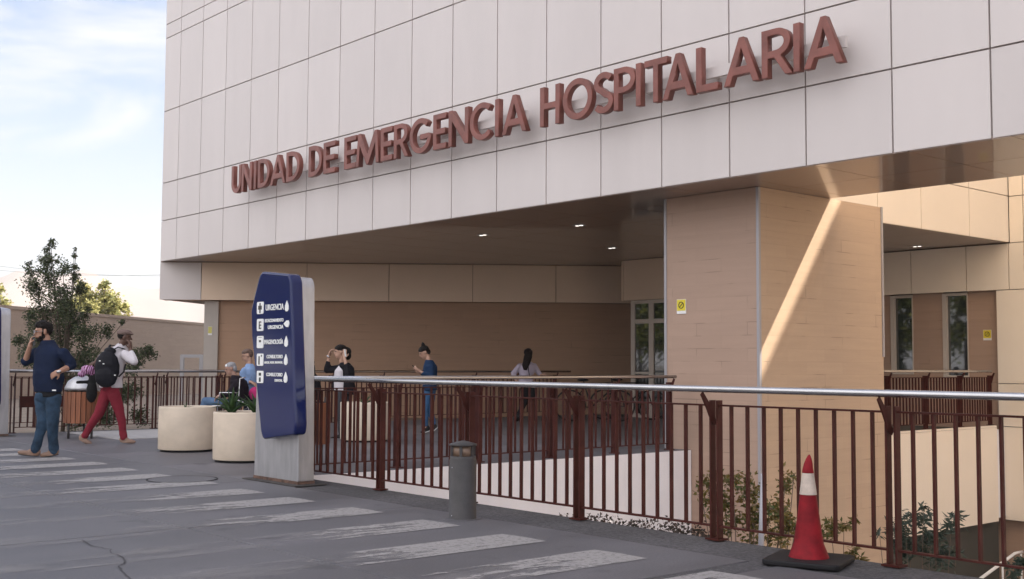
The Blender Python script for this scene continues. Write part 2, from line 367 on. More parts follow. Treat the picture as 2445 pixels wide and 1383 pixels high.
ad = N(t, 'ShaderNodeMath', operation='ADD'); l(isl.outputs[0], ad.inputs[0]); l(nn.outputs['Fac'], ad.inputs[1]); l(ad.outputs[0], sb.inputs[0])
gn = N(t, 'ShaderNodeTexNoise', Scale=1.1, Detail=5.0, Roughness=0.6); l(mpn.outputs[0], gn.inputs['Vector'])
gr = N(t, 'ShaderNodeValToRGB'); gr.color_ramp.elements[0].position = 0.42; gr.color_ramp.elements[1].position = 0.72; gr.color_ramp.elements[1].color = (.42, .42, .42, 1); l(gn.outputs['Fac'], gr.inputs[0])
mxx = N(t, 'ShaderNodeMath', operation='MAXIMUM'); l(gr.outputs[0], mxx.inputs[0]); l(mu2.outputs[0], mxx.inputs[1]); mu2 = mxx; l(mu.outputs[0], mc.inputs[0])
b_.inputs['Base Color'].default_value = (0.36, 0.335, 0.32, 1); b_.inputs['Roughness'].default_value = 0.6
l(mu2.outputs[0], b_.inputs['Alpha'])
mb = MB(); rr = random.Random(3)
for i, x in enumerate([-3.98, -4.96, -5.87, -6.83, -7.82, -8.80, -9.69, -10.68, -11.61, -12.54, -13.5, -14.42, -15.4, -16.3, -17.3]):
    y1 = 5.43 + rr.uniform(-.03, .03); wd = 0.45
    # the cast end is slightly ragged
    pts = [(x - wd, y1 - 4.4), (x, y1 - 4.4), (x, y1), (x - wd * .5, y1 + .01), (x - wd, y1 - .015)]
    mb.add([(p[0], p[1], 0.004) for p in pts], [tuple(range(5))])
mb.build('crosswalk_markings', mt, kind='structure')
# slab crack
def ribbon(mb, pts, wdt, z):
    vs = []
    for i, p in enumerate(pts):
        a = Vector(pts[min(i + 1, len(pts) - 1)]) - Vector(pts[max(i - 1, 0)]); n_ = Vector((-a.y, a.x, 0)).normalized() * wdt * (0.6 + 0.8 * random.random())
        vs += [(p[0] + n_.x, p[1] + n_.y, z), (p[0] - n_.x, p[1] - n_.y, z)]
    mb.add(vs, [(2 * i, 2 * i + 1, 2 * i + 3, 2 * i + 2) for i in range(len(pts) - 1)])
crk = []
base = [ground(*q) for q in [(200, 1290), (216, 1303), (262, 1313), (268, 1322), (300, 1334), (298, 1346), (284, 1352), (292, 1366), (310, 1383), (330, 1400)]]
for a, b in zip(base, base[1:]):
    for k in range(4):
        p = a.lerp(b, k / 4); crk.append((p.x + random.uniform(-.012, .012), p.y + random.uniform(-.012, .012), 0))
mb = MB(); ribbon(mb, crk, 0.0045, 0.004); mb.build('pavement_crack', mat('crack', (0.05, 0.047, 0.05), 0.9), kind='structure')

# hills
def hills(name, d, h0, amp, seed, col, x0=-14, x1=30, base_az=0):
    mb = MB(); n = 90; vs = []
    for i in range(n + 1):
        az = R(x0 + (x1 - x0) * i / n); dirv = Vector((-math.cos(az) , math.sin(az), 0))
        h = h0 + amp * (noise.noise(Vector((i * 0.11, seed, 0))) + 0.45 * noise.noise(Vector((i * 0.33, seed, 3))) + .15 * noise.noise(Vector((i * .9, seed, 5))))
        for j, (dd, hh) in enumerate([(d * .8, -3), (d * .9, h * .45), (d, h), (d * 1.15, h * .6), (d * 1.3, -3)]):
            vs.append(dirv * dd + Vector((0, 0, hh + (0 if j in (0, 4, 2) else amp * .3 * noise.noise(Vector((i * .5, j * 2.0, seed)))))))
    mb.add(vs, [(i * 5 + j, i * 5 + j + 1, (i + 1) * 5 + j + 1, (i + 1) * 5 + j) for i in range(n) for j in range(4)], smooth=True)
    return mb.build(name, col, kind='structure')
M_hill = mat('dry_hillside', (0.30, 0.22, 0.17), 0.95, var=0.25, vscale=0.01)
hills('hills', 1900, 128, 40, 2.0, M_hill)

# ================================================================== MAIN BUILDING
XL = -26.87; TOPZ = 14.2
A = Vector((XL, 12, 0))
bld = empty('hospital_building', (-18, 12, 0), 'large panel clad hospital block overhanging the entrance plaza with the brown lettering on its front', 'building')
core = MB()
poly = [(XL + .04, 12.035), (9, 12.035), (9, 14.565), (-10.805, 14.565), (-10.805, 22.6), (-10.805, 55), (-48, 40)]
core.prism(poly, 3.70, TOPZ - .02); core.prism([(-10.9, 24), (-10.9, 54.9), (-47.9, 39.9), (-35.7, 24)], TOPZ - .01, 19.5); core.build('wall_core', M_joint, bld)  # unseen taller, deep rear block added to keep the boundary wall shaded
cols = [XL] + [-26.0045 + 1.17916 * i for i in range(30)]
rows = [3.65, 4.64, 5.56, 7.33, 9.15, 9.50, 11.3, 13.1, TOPZ]
mb = MB(); panels(mb, (0, 12.0, 0), (1, 0, 0), cols, rows, (0, -1, 0), 0.022, 0.034)
# left flank (runs away behind the corner)
FL = (Vector((-48, 40, 0)) - A).normalized(); FN = Vector((-FL.y, FL.x, 0))
panels(mb, A, FL, [i * 2.36 for i in range(15)], rows, FN, 0.022, 0.034)
mb.build('facade_cladding', M_fac, bld)
mb = MB()
ycol = [14.6 - .02 + 0, 15.6, 17.59, 19.01, 20.74, 22.3]
panels(mb, (-10.77, 0, 0), (0, 1, 0), ycol, [3.65, 4.57, 7.3, 9.1, 10.9, 13.0, TOPZ], (1, 0, 0), 0.018, 0.034)
panels(mb, (-10.77, 0, 0), (0, 1, 0), [22.3, 26, 30, 34, 38, 42, 46, 50, 55], [13.56, TOPZ], (1, 0, 0), 0.018, 0.034)
mb.build('courtyard_cladding', M_cream, bld)
mb = MB(); panels(mb, (0, 14.6, 0), (1, 0, 0), [-10.75 + 1.2 * i for i in range(17)], rows, (0, 1, 0), 0.02, 0.034)
mb.build('rear_cladding', M_cream, bld)
# soffit
mb = MB()
def soffit_cells(xs, ys, clipline=None):
    for a, b in zip(xs, xs[1:]):
        for c, d in zip(ys, ys[1:]):
            g = .006; pl = [Vector((a + g, c + g, 0)), Vector((b - g, c + g, 0)), Vector((b - g, d - g, 0)), Vector((a + g, d - g, 0))]
            if clipline: pl = clip(pl, *clipline)
            if len(pl) >= 3: mb.prism(pl, SOF, SOF + .03)
soffit_cells([-26.87, -25.6, -24.4, -23.2, -22.0, -20.8, -19.6, -18.4, -17.2, -16.0, -14.8, -13.6, -12.4, -10.79], [12.012, 13.33, 14.6, 17.2, 19.8, 22.3], (A + RN * 0.0, RN))
soffit_cells([-10.79, -10.6, -9.4, -8.22, -6.95, -5.75, -4.55, -3.35, -2.15, -0.95, .25, 1.45, 2.65, 3.85, 5, 7, 8.99], [12.012, 13.33, 14.59])
mb.build('soffit', M_soffit, bld)
# recessed downlights
for i, (px, py) in enumerate([(1153, 561), (1383, 538), (1461, 592), (2190, 588)]):
    d = ray(px, py); tt = (SOF - CAMH) / d.z; q = d * tt
    m_ = MB(); m_.lathe((q.x, q.y, SOF - .006), [(0.13, 0), (0.13, .004), (0.10, .004)], 20); o = m_.build('downlight', M_trim, bld)
    m_ = MB(); m_.lathe((q.x - .05, q.y, SOF - .012), [(0.035, 0), (0.035, .005)], 12); m_.lathe((q.x + .05, q.y, SOF - .012), [(0.035, 0), (0.035, .005)], 12)
    m_.build('lamp', M_lamp, o)
# recess: band above, stone wall under it
mb = MB(); B0 = A + RN * 0.0
panels(mb, B0, RD, [1.0, 3.55, 5.55, 7.6, 9.65, 12.6], [2.72, 3.645], RN, 0.016, 0.05)
mb.build('band', M_band, bld)
mb = MB(); panels(mb, B0, RD, [0.0, 1.0], [2.72, 3.645], RN, 0.016, 0.05); panels(mb, A, FL, [0, 2.36, 4.72, 7.08], [2.72, 3.645], FN, .02, .034); mb.build('corner_band', M_fac, bld)
mb = MB(); c0 = B0 - RN * .27
mb.prism([tuple((c0 + RD * 1.18)[:2]), tuple((c0 + RD * 13)[:2]), tuple((c0 + RD * 13 - RN * 1.2)[:2]), tuple((c0 + RD * 1.18 - RN * 1.2)[:2])][::-1], -3.2, 2.73)
mb.prism([tuple((B0 - RN * .06)[:2]), tuple((B0 - RN * .06 + RD * 12.6)[:2]), tuple((B0 - RN * .6 + RD * 12.6)[:2]), tuple((B0 - RN * .6)[:2])][::-1], 2.735, 3.70)
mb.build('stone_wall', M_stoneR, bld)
mb = MB(); s0 = c0 + RD * 1.05
mb.obox(c0 + RD * 1.22 + RN * .03 + Vector((0, 0, -.25)), RD * .17, RN * .06, (0, 0, 2.96)); mb.build('corner_pier', mat('pier_grey', (0.42, 0.37, 0.33), .6, var=.05), bld)
# entrance box
mb = MB(); panels(mb, (0, 19.78, 0), (1, 0, 0), [-18.87, -18.79, -17.3, -15.6], [2.70, 3.645], (0, -1, 0), 0.012, 0.06)
panels(mb, (-18.87, 0, 0), (0, 1, 0), [19.78, 21.9], [2.70, 3.645], (-1, 0, 0), 0.012, 0.05)
mb.build('entrance_band', M_band, bld)
mb = MB(); mb.box(-18.80, -15.62, 19.86, 22.2, 2.72, 3.64); mb.box(-15.8, -15.62, 19.86, 22.2, 0, 2.719); mb.box(-18.5, -15.801, 21.9, 22.19, 0, 2.718); mb.build('entrance_lintel', M_band, bld)
ent = MB()
for (x0, x1) in ((-18.62, -18.50), (-18.06, -17.92), (-17.42, -17.30), (-16.5, -16.38), (-15.93, -15.8)): ent.box(x0, x1, 19.84, 19.92, 0.02, 2.70)
for (z0, z1, x0, x1) in ((2.16, 2.26, -18.62, -15.8), (2.62, 2.70, -18.62, -15.8), (0.0, 0.09, -18.62, -17.92), (1.0, 1.05, -18.5, -18.06)): ent.box(x0, x1, 19.845, 19.915, z0, z1)
ent.box(-17.88, -17.80, 19.88, 19.93, 0, 2.14); ent.box(-17.80, -17.3, 19.88, 19.93, 2.06, 2.14)
eo = ent.build('entrance_frame', M_frame, bld)
g_ = MB(); g_.box(-18.5, -15.85, 19.87, 19.885, 0.02, 2.66); g_.build('pane', M_glass, eo)

# courtyard wing behind the bar
wing = empty('courtyard_wing', (-5, 22.4, 0), 'cream panelled rear wing with two narrow windows behind the stone pillar', 'building')
mb = MB(); mb.prism([(-13.75, 22.62), (9, 22.62), (9, 48), (-10.4, 48), (-10.4, 30), (-13.75, 24)], -3.2, 3.3)
mb.box(-10.76, 9, 22.34, 47, 3.3, 13.5); mb.box(-13.7, -10.76, 22.34, 24, 2.75, 3.64); mb.box(-11.06, 9, 22.34, 22.62, -1.78, 3.3)
mb.build('wall_core', M_joint, wing)
mb = MB(); panels(mb, (0, 22.3, 0), (1, 0, 0), [-15.2, -13.95, -12.89, -11.67, -10.79, -10.48, -8.0, -5.6, -3.2, -.8, 1.6, 4, 6.4, 9.0], [2.72, 3.64], (0, -1, 0), .016, .036)
panels(mb, (0, 22.3, 0), (1, 0, 0), [-11.06, -8.0, -5.6, -3.2, -.8, 1.6, 4, 6.4, 9.0], [-1.77, .04, .88, 2.72], (0, -1, 0), .016, .036)
panels(mb, (0, 22.3, 0), (1, 0, 0), [-10.765, -10.48, -8.0, -5.6, -3.2, -.8, 1.6, 4, 6.4, 9.0], [3.64, 4.56, 6.4, 8.2, 10.0, 11.8, 13.56], (0, -1, 0), .016, .036)
mb.build('wall_cladding', M_cream, wing)
# recessed stone infill and windows
mb = MB()
for x0, x1 in ((-15.2, -13.47), (-12.95, -12.28), (-11.73, -11.06)): mb.box(x0, x1, 22.46, 22.63, -.2, 2.74)
mb.box(-13.47, -12.95, 22.46, 22.63, -.2, 1.04); mb.box(-12.28, -11.73, 22.46, 22.63, -.2, .98)
mb.box(-13.7, -11.0, 22.5, 22.66, -3.2, -1.75); mb.box(-11.0, 9, 22.5, 22.66, -3.2, -1.79)
mb.build('stone_infill', M_stoneX, wing)
for x0, x1, z0 in ((-13.47, -12.95, 1.04), (-12.28, -11.73, .98)):
    f = MB(); f.box(x0, x0 + .085, 22.44, 22.56, z0, 2.71); f.box(x0 + .085, x1, 22.44, 22.56, 2.655, 2.71); f.box(x0 + .085, x1, 22.44, 22.56, z0, z0 + .05); f.box(x1 - .02, x1, 22.445, 22.56, z0 + .05, 2.655)
    fo = f.build('window', M_frame, wing); g = MB(); g.box(x0 + .05, x1, 22.52, 22.535, z0 + .03, 2.68); g.build('pane', M_glass, fo)

# stone pillar
pil = empty('stone_pillar', (-10.5, 14.4, -3.2), 'massive beige stone clad pillar carrying the overhang with a diagonal streak of sunlight', 'pillar')
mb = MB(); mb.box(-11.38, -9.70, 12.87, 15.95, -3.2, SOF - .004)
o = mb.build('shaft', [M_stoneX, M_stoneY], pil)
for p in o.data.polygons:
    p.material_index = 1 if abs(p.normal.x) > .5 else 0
mb = MB(); mb.box(-9.735, -9.69, 12.86, 12.905, -3.2, SOF - .006); mb.box(-11.40, -11.355, 12.86, 12.905, -3.2, SOF - .006); mb.box(-9.765, -9.685, 15.92, 15.965, 1.35, SOF + .0)
mb.build('corner_trim', M_trim, pil)

# retaining wall under the plaza edge, balcony slab
mb = MB(); mb.box(-11.05, -10.9, 6.475, 12.86, -3.2, -0.002); pass
mb.build('retaining_wall', M_plaster, origin=(-11, 9.6, -3.2), label='pale plastered retaining wall below the plaza railing, left of the stone pillar', cat='wall')
bal = empty('balcony', (-12.5, 19.5, 0), 'cream fronted balcony slab with a red railing right of the stone pillar', 'balcony')
mb = MB(); mb.box(-14.5, -10.94, 16.6, 22.28, -1.7, -0.02); mb.build('deck', M_plaster, bal)
mb = MB(); panels(mb, (-10.90, 0, 0), (0, 1, 0), [16.6, 21.9], [-1.76, .04], (1, 0, 0), .012, .04); mb.box(-10.96, -10.902, 16.6, 21.9, .04, .075); mb.build('fascia', M_cream, bal)
# glazing below the balcony
low = empty('basement_glazing', (-11.4, 19.5, -3.2), 'dark glazed basement front with pale mullions beneath the balcony', 'glazing')
mb = MB(); mb.box(-11.5, -11.48, 16.6, 22.4, -3.2, -1.72); mb.build('pane', M_glass, low)
mb = MB()
for y in (17.0, 17.9, 19.2, 20.55, 21.75): mb.box(-11.48, -11.40, y, y + .09, -3.2, -1.71)
mb.box(-11.47, -11.41, 16.6, 22.4, -1.80, -1.72); mb.build('mullions', M_frame, low)
st = MB(); st.tube([(-10.6, 19.5, -2.9), (-10.6, 21.9, -2.33), (-10.6, 22.2, -2.33)], .03); 
for y in (19.6, 20.5, 21.4, 22.15): st.tube([(-10.6, y, -3.2), (-10.6, y, -2.9 + (min(y, 21.9) - 19.5) * .237)], .02)
st.build('stair_handrail', M_white, origin=(-10.6, 21, -3.2), label='white tubular handrail descending below the balcony at the far right', cat='handrail')

MB().box(-10.86, 20, 6.48, 22.48, -3.29, -3.2).build('courtyard_bounce_floor', mat('bounce_paving', (.42, .36, .30), .85, var=.15, vscale=1.5), kind='structure')  # floor made pale to bounce light up into the courtyard
# background boundary wall (left)
wv = Vector((-.72, .694, 0)); P1 = atd(475, 870, 58); 
p0 = atd(60, 870, 42.5); p1 = atd(475, 870, 58); dv = (p1 - p0).normalized(); nv = Vector((dv.y, -dv.x, 0))
a = p0 - dv * 6; b = p1 + dv * 8
mb = MB(); th_ = nv * -.3
mb.prism([(a.x, a.y), (b.x, b.y), (b.x + th_.x, b.y + th_.y), (a.x + th_.x, a.y + th_.y)], -3.2, 3.08)
mb.prism([(a.x + nv.x * .04, a.y + nv.y * .04), (b.x + nv.x * .04, b.y + nv.y * .04), (b.x + th_.x * 1.2, b.y + th_.y * 1.2), (a.x + th_.x * 1.2, a.y + th_.y * 1.2)], 3.083, 3.2)
mb.build('boundary_wall', M_wallfar, origin=(p0.x, p0.y, -3.2), label='long plain tan wall in the background left of the hospital', cat='wall')
q = atd(458, 872, 40); mb = MB()
for sx in (-.33, .33): mb.obox(q + CR * sx + Vector((0, 0, -1.0)), CR * .06, CF * .06, (0, 0, 1.3))
mb.obox(q + Vector((0, 0, .31)), CR * .39, CF * .05, (0, 0, .05)); mb.build('service_frame', mat('galvanised', (.36, .35, .36), .6, .2), origin=(q.x, q.y, -1.5), label='small grey metal door frame at the far wall beside the hospital corner', cat='frame')

# power lines
for i, (ya, yb, d) in enumerate([(628, 657, 90), (640, 652, 95)]):
    a = atd(-60, ya, d); b = atd(470, yb, d + 5); pts = [a.lerp(b, k / 12) - Vector((0, 0, .8 * 4 * (k / 12) * (1 - k / 12) * .5)) for k in range(13)]
    MB().tube(pts, .009, 5).build('power_line', M_cable, origin=a, label=['upper thin power line crossing the sky left of the hospital', 'lower thin power line crossing the sky left of the hospital'][i], cat='cable', group='power lines')

# ================================================================== LETTER SIGN
def arc(cx, cy, rx, ry, a0, a1, n=14): return [(cx + rx * math.cos(R(a0 + (a1 - a0) * i / n)), cy + ry * math.sin(R(a0 + (a1 - a0) * i / n))) for i in range(n + 1)]
W_ = 0.140
def stroke(path, w=W_):
    Lp, Rp = [], []
    for i, p in enumerate(path):
        a = Vector(path[min(i + 1, len(path) - 1)]) - Vector(path[max(i - 1, 0)]); a.normalize(); n_ = Vector((-a.y, a.x)) * w / 2
        Lp.append((p[0] + n_.x, p[1] + n_.y)); Rp.append((p[0] - n_.x, p[1] - n_.y))
    return [Lp + Rp[::-1]]
def glyph(ch, w):
    s = W_; h = s / 2
    if ch == 'I': return [[(0, 0), (s, 0), (s, 1), (0, 1)]]
    if ch == 'L': return [[(0, 0), (w, 0), (w, s), (s, s), (s, 1), (0, 1)]]
    if ch == 'T': return [[(w / 2 - h, 0), (w / 2 + h, 0), (w / 2 + h, 1 - s), (w, 1 - s), (w, 1), (0, 1), (0, 1 - s), (w / 2 - h, 1 - s)]]
    if ch == 'H': return [[(0, 0), (s, 0), (s, .5 - h), (w - s, .5 - h), (w - s, 0), (w, 0), (w, 1), (w - s, 1), (w - s, .5 + h), (s, .5 + h), (s, 1), (0, 1)]]
    if ch == 'E': return [[(0, 0), (w, 0), (w, s), (s, s), (s, .5 - h), (w * .92, .5 - h), (w * .92, .5 + h), (s, .5 + h), (s, 1 - s), (w, 1 - s), (w, 1), (0, 1)]]
    if ch == 'N': return [[(0, 0), (s, 0), (s, .72), (w - s, 0), (w, 0), (w, 1), (w - s, 1), (w - s, .28), (s, 1), (0, 1)]]
    if ch == 'M': return [[(0, 0), (s, 0), (s * 1.35, .66), (w / 2 - h * .6, 0), (w / 2 + h * .6, 0), (w - s * 1.35, .66), (w - s, 0), (w, 0), (w - s * .75, 1), (w - s * 1.6, 1), (w / 2, .30), (s * 1.6, 1), (s * .75, 1)]]
    if ch == 'A':
        k = (w / 2 - h * .75); sl_ = k / 1.0
        o = [(0, 0), (s * 1.08, 0), (s * 1.08 + .20 * sl_, .20), (w - s * 1.08 - .20 * sl_, .20), (w - s * 1.08, 0), (w, 0), (w / 2 + h * .75, 1), (w / 2 - h * .75, 1)]
        i0 = s * 1.08 + .36 * sl_; return [o, [(i0, .36), (w - i0, .36), (w / 2, .80)]]
    if ch == 'D': return [[(0, 0)] + arc(w * .35, .5, w * .65, .5, -90, 90) + [(0, 1)], [(s, s)] + arc(w * .35, .5, w * .65 - s, .5 - s, -90, 90) + [(s, 1 - s)]]
    if ch == 'P': return [[(0, 0), (s, 0), (s, .40)] + arc(w * .48, .70, w * .52, .30, -90, 90) + [(0, 1)], [(s, .40 + s * .9)] + arc(w * .45, .70, w * .55 - s, .30 - s * .9, -90, 90) + [(s, 1 - s * .9)]]
    if ch == 'R': return [[(0, 0), (s, 0), (s, .40), (w * .42, .40), (w - s * 1.15, 0), (w, 0), (w * .42 + s * 1.05, .41)] + arc(w * .50, .71, w * .44, .29, -70, 90) + [(0, 1)], [(s, .40 + s * .9)] + arc(w * .45, .71, w * .49 - s, .29 - s * .85, -90, 90) + [(s, 1 - s * .9)]]
    if ch == 'O': return [arc(w / 2, .5, w / 2, .51, 0, 360, 36)[:-1], arc(w / 2, .5, w / 2 - s, .51 - s, 0, 360, 36)[:-1]]
    if ch == 'C': return stroke(arc(w * .54, .5, w * .54 - h, .51 - h, 48, 312, 26))
    if ch == 'G':
        p = arc(w * .52, .5, w * .52 - h, .51 - h, 45, 352, 28); return stroke(p + [(w - h, .46), (w * .52, .46)])
    if ch == 'S': return stroke(arc(w * .5, .74, w * .40, .26 - h, 28, 250, 16) + [(w * .62, .44)] + arc(w * .48, .27, w * .42, .27 - h, 50, -150, 16))
    if ch == 'U': return stroke([(h, 1), (h, .5)] + arc(w / 2, .36, w / 2 - h, .36 - h, 180, 360, 16) + [(w - h, .5), (w - h, 1)])
def contour_mesh(name, contours, depth, origin, sx, sz, parent, m_, bev=0.006):
    cu = bpy.data.curves.new(name, 'CURVE'); cu.dimensions = '2D'; cu.fill_mode = 'BOTH'; cu.extrude = depth / 2; cu.bevel_depth = bev; cu.bevel_resolution = 1
    for c in contours:
        s_ = cu.splines.new('POLY'); s_.points.add(len(c) - 1); s_.use_cyclic_u = True
        for i, (x, y) in enumerate(c): s_.points[i].co = (x * sx, y * sz, 0, 1)
    tmp = bpy.data.objects.new('tmp', cu); COL.objects.link(tmp); dg = bpy.context.evaluated_depsgraph_get(); dg.update()
    me = bpy.data.meshes.new_from_object(tmp.evaluated_get(dg)); bpy.data.objects.remove(tmp)
    rot = Matrix.Rotation(R(90), 4, 'X'); me.transform(rot)
    me.materials.clear(); me.materials.append(m_)
    o = bpy.data.objects.new(name, me); COL.objects.link(o); o.parent = parent; o.location = origin
    return o
YL = 11.62; LH = 0.585; LZ = 4.785
sign = empty('building_sign', (-15, 12.0, LZ), 'large brown raised lettering reading UNIDAD DE EMERGENCIA HOSPITALARIA across the pale facade', 'sign')
LET = [('U', -22.58, .41), ('N', -22.13, .43), ('I', -21.60, .1), ('D', -21.43, .47), ('A', -20.92, .60), ('D', -20.28, .50), ('D', -19.43, .47), ('E', -18.89, .40),
       ('E', -18.17, .38), ('M', -17.77, .72), ('E', -16.98, .34), ('R', -16.58, .42), ('G', -16.11, .58), ('E', -15.44, .34), ('N', -15.02, .51), ('C', -14.46, .56), ('I', -13.83, .1), ('A', -13.66, .56),
       ('H', -12.78, .42), ('O', -12.28, .60), ('S', -11.63, .36), ('P', -11.24, .40), ('I', -10.82, .1), ('T', -10.66, .40), ('A', -10.33, .52), ('L', -9.75, .35), ('A', -9.29, .54), ('R', -8.70, .44), ('I', -8.23, .1), ('A', -8.08, .53)]
for ch, x, wd in LET:
    zz = 4.81 + (x + 22.5) / 14.4 * -0.06
    o = contour_mesh('letter', glyph(ch, wd / LH), 0.085, (0, 0, 0), LH, LH, sign, M_sign)
    o.location = (x + 15, YL - 12.0 + .065, zz - LZ)
for (x0, x1, z) in ((-22.3, -13.28, 5.06), (-12.5, -7.62, 5.03)):
    m_ = MB(); m_.box(x0, x1, 11.80, 11.86, z - .07, z + .07)
    o = m_.build('mounting_rail', M_fac, sign)
    k = x0 + .4
    while k < x1: MB().box(k, k + .06, 11.861, 11.998, z - .04, z + .04).build('standoff', M_fac, o); k += 1.2

# ================================================================== RAILINGS
def railing(origin, U, posts, label, inward, hr0=None, hr1=None, pairs=True, name='railing', bal_n=9, zb=0.0, indiv=False, hoff=0.15, hr_r=.023, endcurl=False):
    """posts: distances along U of the posts (0 = origin). inward: unit vector the handrail leans to"""
    O = Vector(origin); U = Vector(U).normalized(); IN = Vector(inward).normalized()
    root = empty(name, origin, label, 'railing')
    Z = Vector((0, 0, 1))
    H1 = 1.04
    for i, s_ in enumerate(posts):
        pm = MB()
        for dx in ((-.03, .03) if pairs else (0,)):
            pm.obox(O + U * (s_ + dx) + Z * (.48 + zb), U * .0065, IN * .028, Z * .48)
        pm.obox(O + U * s_ + Z * (.006 + zb), U * .06, IN * .05, Z * .006)
        po = pm.build('post', M_red, root)
        br = MB(); c = O + U * s_
        pth = [c + Z * .80, c + IN * .035 + Z * .83, c + IN * (hoff * .6) + Z * .93, c + IN * hoff + Z * (H1 - .03)]
        vs_ = []
        for j, p_ in enumerate(pth):
            d = (pth[min(j + 1, 3)] - pth[max(j - 1, 0)]).normalized(); sd = d.cross(U).normalized() * (.021 if j < 3 else .014)
            vs_ += [p_ - sd - U * .006, p_ + sd - U * .006, p_ + sd + U * .006, p_ - sd + U * .006]
        br.add(vs_, [(4 * j + k, 4 * j + (k + 1) % 4, 4 * j + 4 + (k + 1) % 4, 4 * j + 4 + k) for j in range(3) for k in range(4)] + [(3, 2, 1, 0), (12, 13, 14, 15)])
        br.build('bracket', M_red, po)
    h = MB(); a = O + U * (hr0 if hr0 is not None else posts[0] - .15) + IN * hoff + Z * H1; b = O + U * (hr1 if hr1 is not None else posts[-1] + .15) + IN * hoff + Z * H1
    pts = [a, b]
    h.tube([a.lerp(b, k / 6) for k in range(7)], hr_r, 14); h.build('handrail', M_steel, root)
    for s0, s1 in zip(posts, posts[1:]):
        fr = MB(); e = .042
        ln = (s1 - s0) / 2 - e
        rails = [(O + U * ((s0 + s1) / 2) + Z * (z + zb), U * ln, IN * .02, Z * .006) for z in (.925, .095)]
        step = (s1 - s0) / (bal_n + 1)
        bars = []
        for k in range(1, bal_n + 1):
            bars.append(O + U * (s0 + step * k) + Z * (.51 + zb))
        if indiv:
            fr.obox(*rails[1]); fr.build('bottom_rail', M_red, root); fr2 = MB(); fr2.obox(*rails[0]); fo = fr2.build('top_rail', M_red, root)
            for c in bars:
                bm_ = MB(); bm_.obox(c, U * .0075, IN * .014, Z * .409); bm_.build('baluster', M_red, fo)
        else:
            for c in bars: fr.obox(c, U * .0075, IN * .014, Z * .412)
            for r__ in rails: fr.obox(*r__)
            fr.build('baluster_panel', M_red, root)
    return root
fp = [-10.62, -9.27, -7.92, -6.56, -5.20, -3.84, -2.48, -1.12, .24, 1.6]
railing((-10.62, 6.40, 0), (1, 0, 0), [x + 10.62 for x in fp], 'long front railing with steel handrail and dark red balusters along the pavement edge', (0, -1, 0), -.05, 12.4, name='railing', indiv=True)
mp_ = [6.7, 7.89, 9.11, 10.3, 11.5, 12.62]
railing((-11.1, 6.7, 0), (0, 1, 0), [y - 6.7 for y in mp_], 'dark red railing along the plaza edge ending at the stone pillar', (1, 0, 0), -.1, 5.95, name='railing', hoff=.1)
fpY = [6.55 + 1.25 * i for i in range(11)]
railing((-20.36, 6.55, 0), (0, 1, 0), [y - 6.55 for y in fpY], 'far red railing in front of the shaded recess wall, behind the people', (1, 0, 0), -.4, 12.9, name='railing', hoff=.12)
MB().box(-20.34, -20.31, 6.65, 7.75, .43, .62).build('mounted_board', M_red, COL.objects['railing.002'])
rr2 = railing((-21.9, 6.2, 0), (0, 1, 0), [0, 1.25, 2.5, 3.75, 5.0, 6.25], 'second red railing further back at the left, ending before the recessed wall', (1, 0, 0), -.6, 5.2, name='railing', hoff=.12)
railing((-10.98, 18.14, .08), (0, 1, 0), [-1.3, 0, 1.27, 2.5, 3.66], 'short red railing with close bars on the balcony below the two windows', (1, 0, 0), -1.5, 3.55, name='railing', bal_n=11, hoff=.1)

# ================================================================== TOTEM SIGNS
def text_mesh(s, size, loc, parent, m_, ext=0.002, align='RIGHT', width=None, name='lettering'):
    cu = bpy.data.curves.new(name, 'FONT'); cu.body = s; cu.size = size; cu.extrude = ext; cu.align_x = align; cu.offset = 0.0012
    tmp = bpy.data.objects.new('tmp', cu); COL.objects.link(tmp); dg = bpy.context.evaluated_depsgraph_get(); dg.update()
    me = bpy.data.meshes.new_from_object(tmp.evaluated_get(dg)); bpy.data.objects.remove(tmp)
    xs = [v.co.x for v in me.vertices]; k = 1.0
    if width: k = width / (max(xs) - min(xs))
    me.transform(Matrix.Rotation(R(90), 4, 'X') @ Matrix.Diagonal((k, 1, 1, 1)))
    me.materials.clear(); me.materials.append(m_)
    o = bpy.data.objects.new(name, me); COL.objects.link(o); o.parent = parent; o.location = loc; return o
def extr(poly, y0, y1, mb=None):
    mb = mb or MB(); n = len(poly)
    mb.add([(x, y0, z) for x, z in poly] + [(x, y1, z) for x, z in poly], [tuple(range(n)), tuple(range(n, 2 * n))[::-1]] + [(i, n + i, n + (i + 1) % n, (i + 1) % n) for i in range(n)])
    return mb
M_tw = mat('sign_white', (0.82, 0.82, 0.80), .45)
def rnd(poly, r=.05, n=5):
    out_ = []
    for i, p in enumerate(poly):
        a = Vector(poly[i - 1]); b = Vector(poly[(i + 1) % len(poly)]); p = Vector(p)
        rr_ = min(r, (a - p).length * .45, (b - p).length * .45)
        s_ = p + (a - p).normalized() * rr_; e_ = p + (b - p).normalized() * rr_
        for k in range(n + 1):
            t_ = k / n; q_ = s_ * (1 - t_) ** 2 + p * 2 * t_ * (1 - t_) + e_ * t_ ** 2; out_.append((q_.x, q_.y))
    return out_
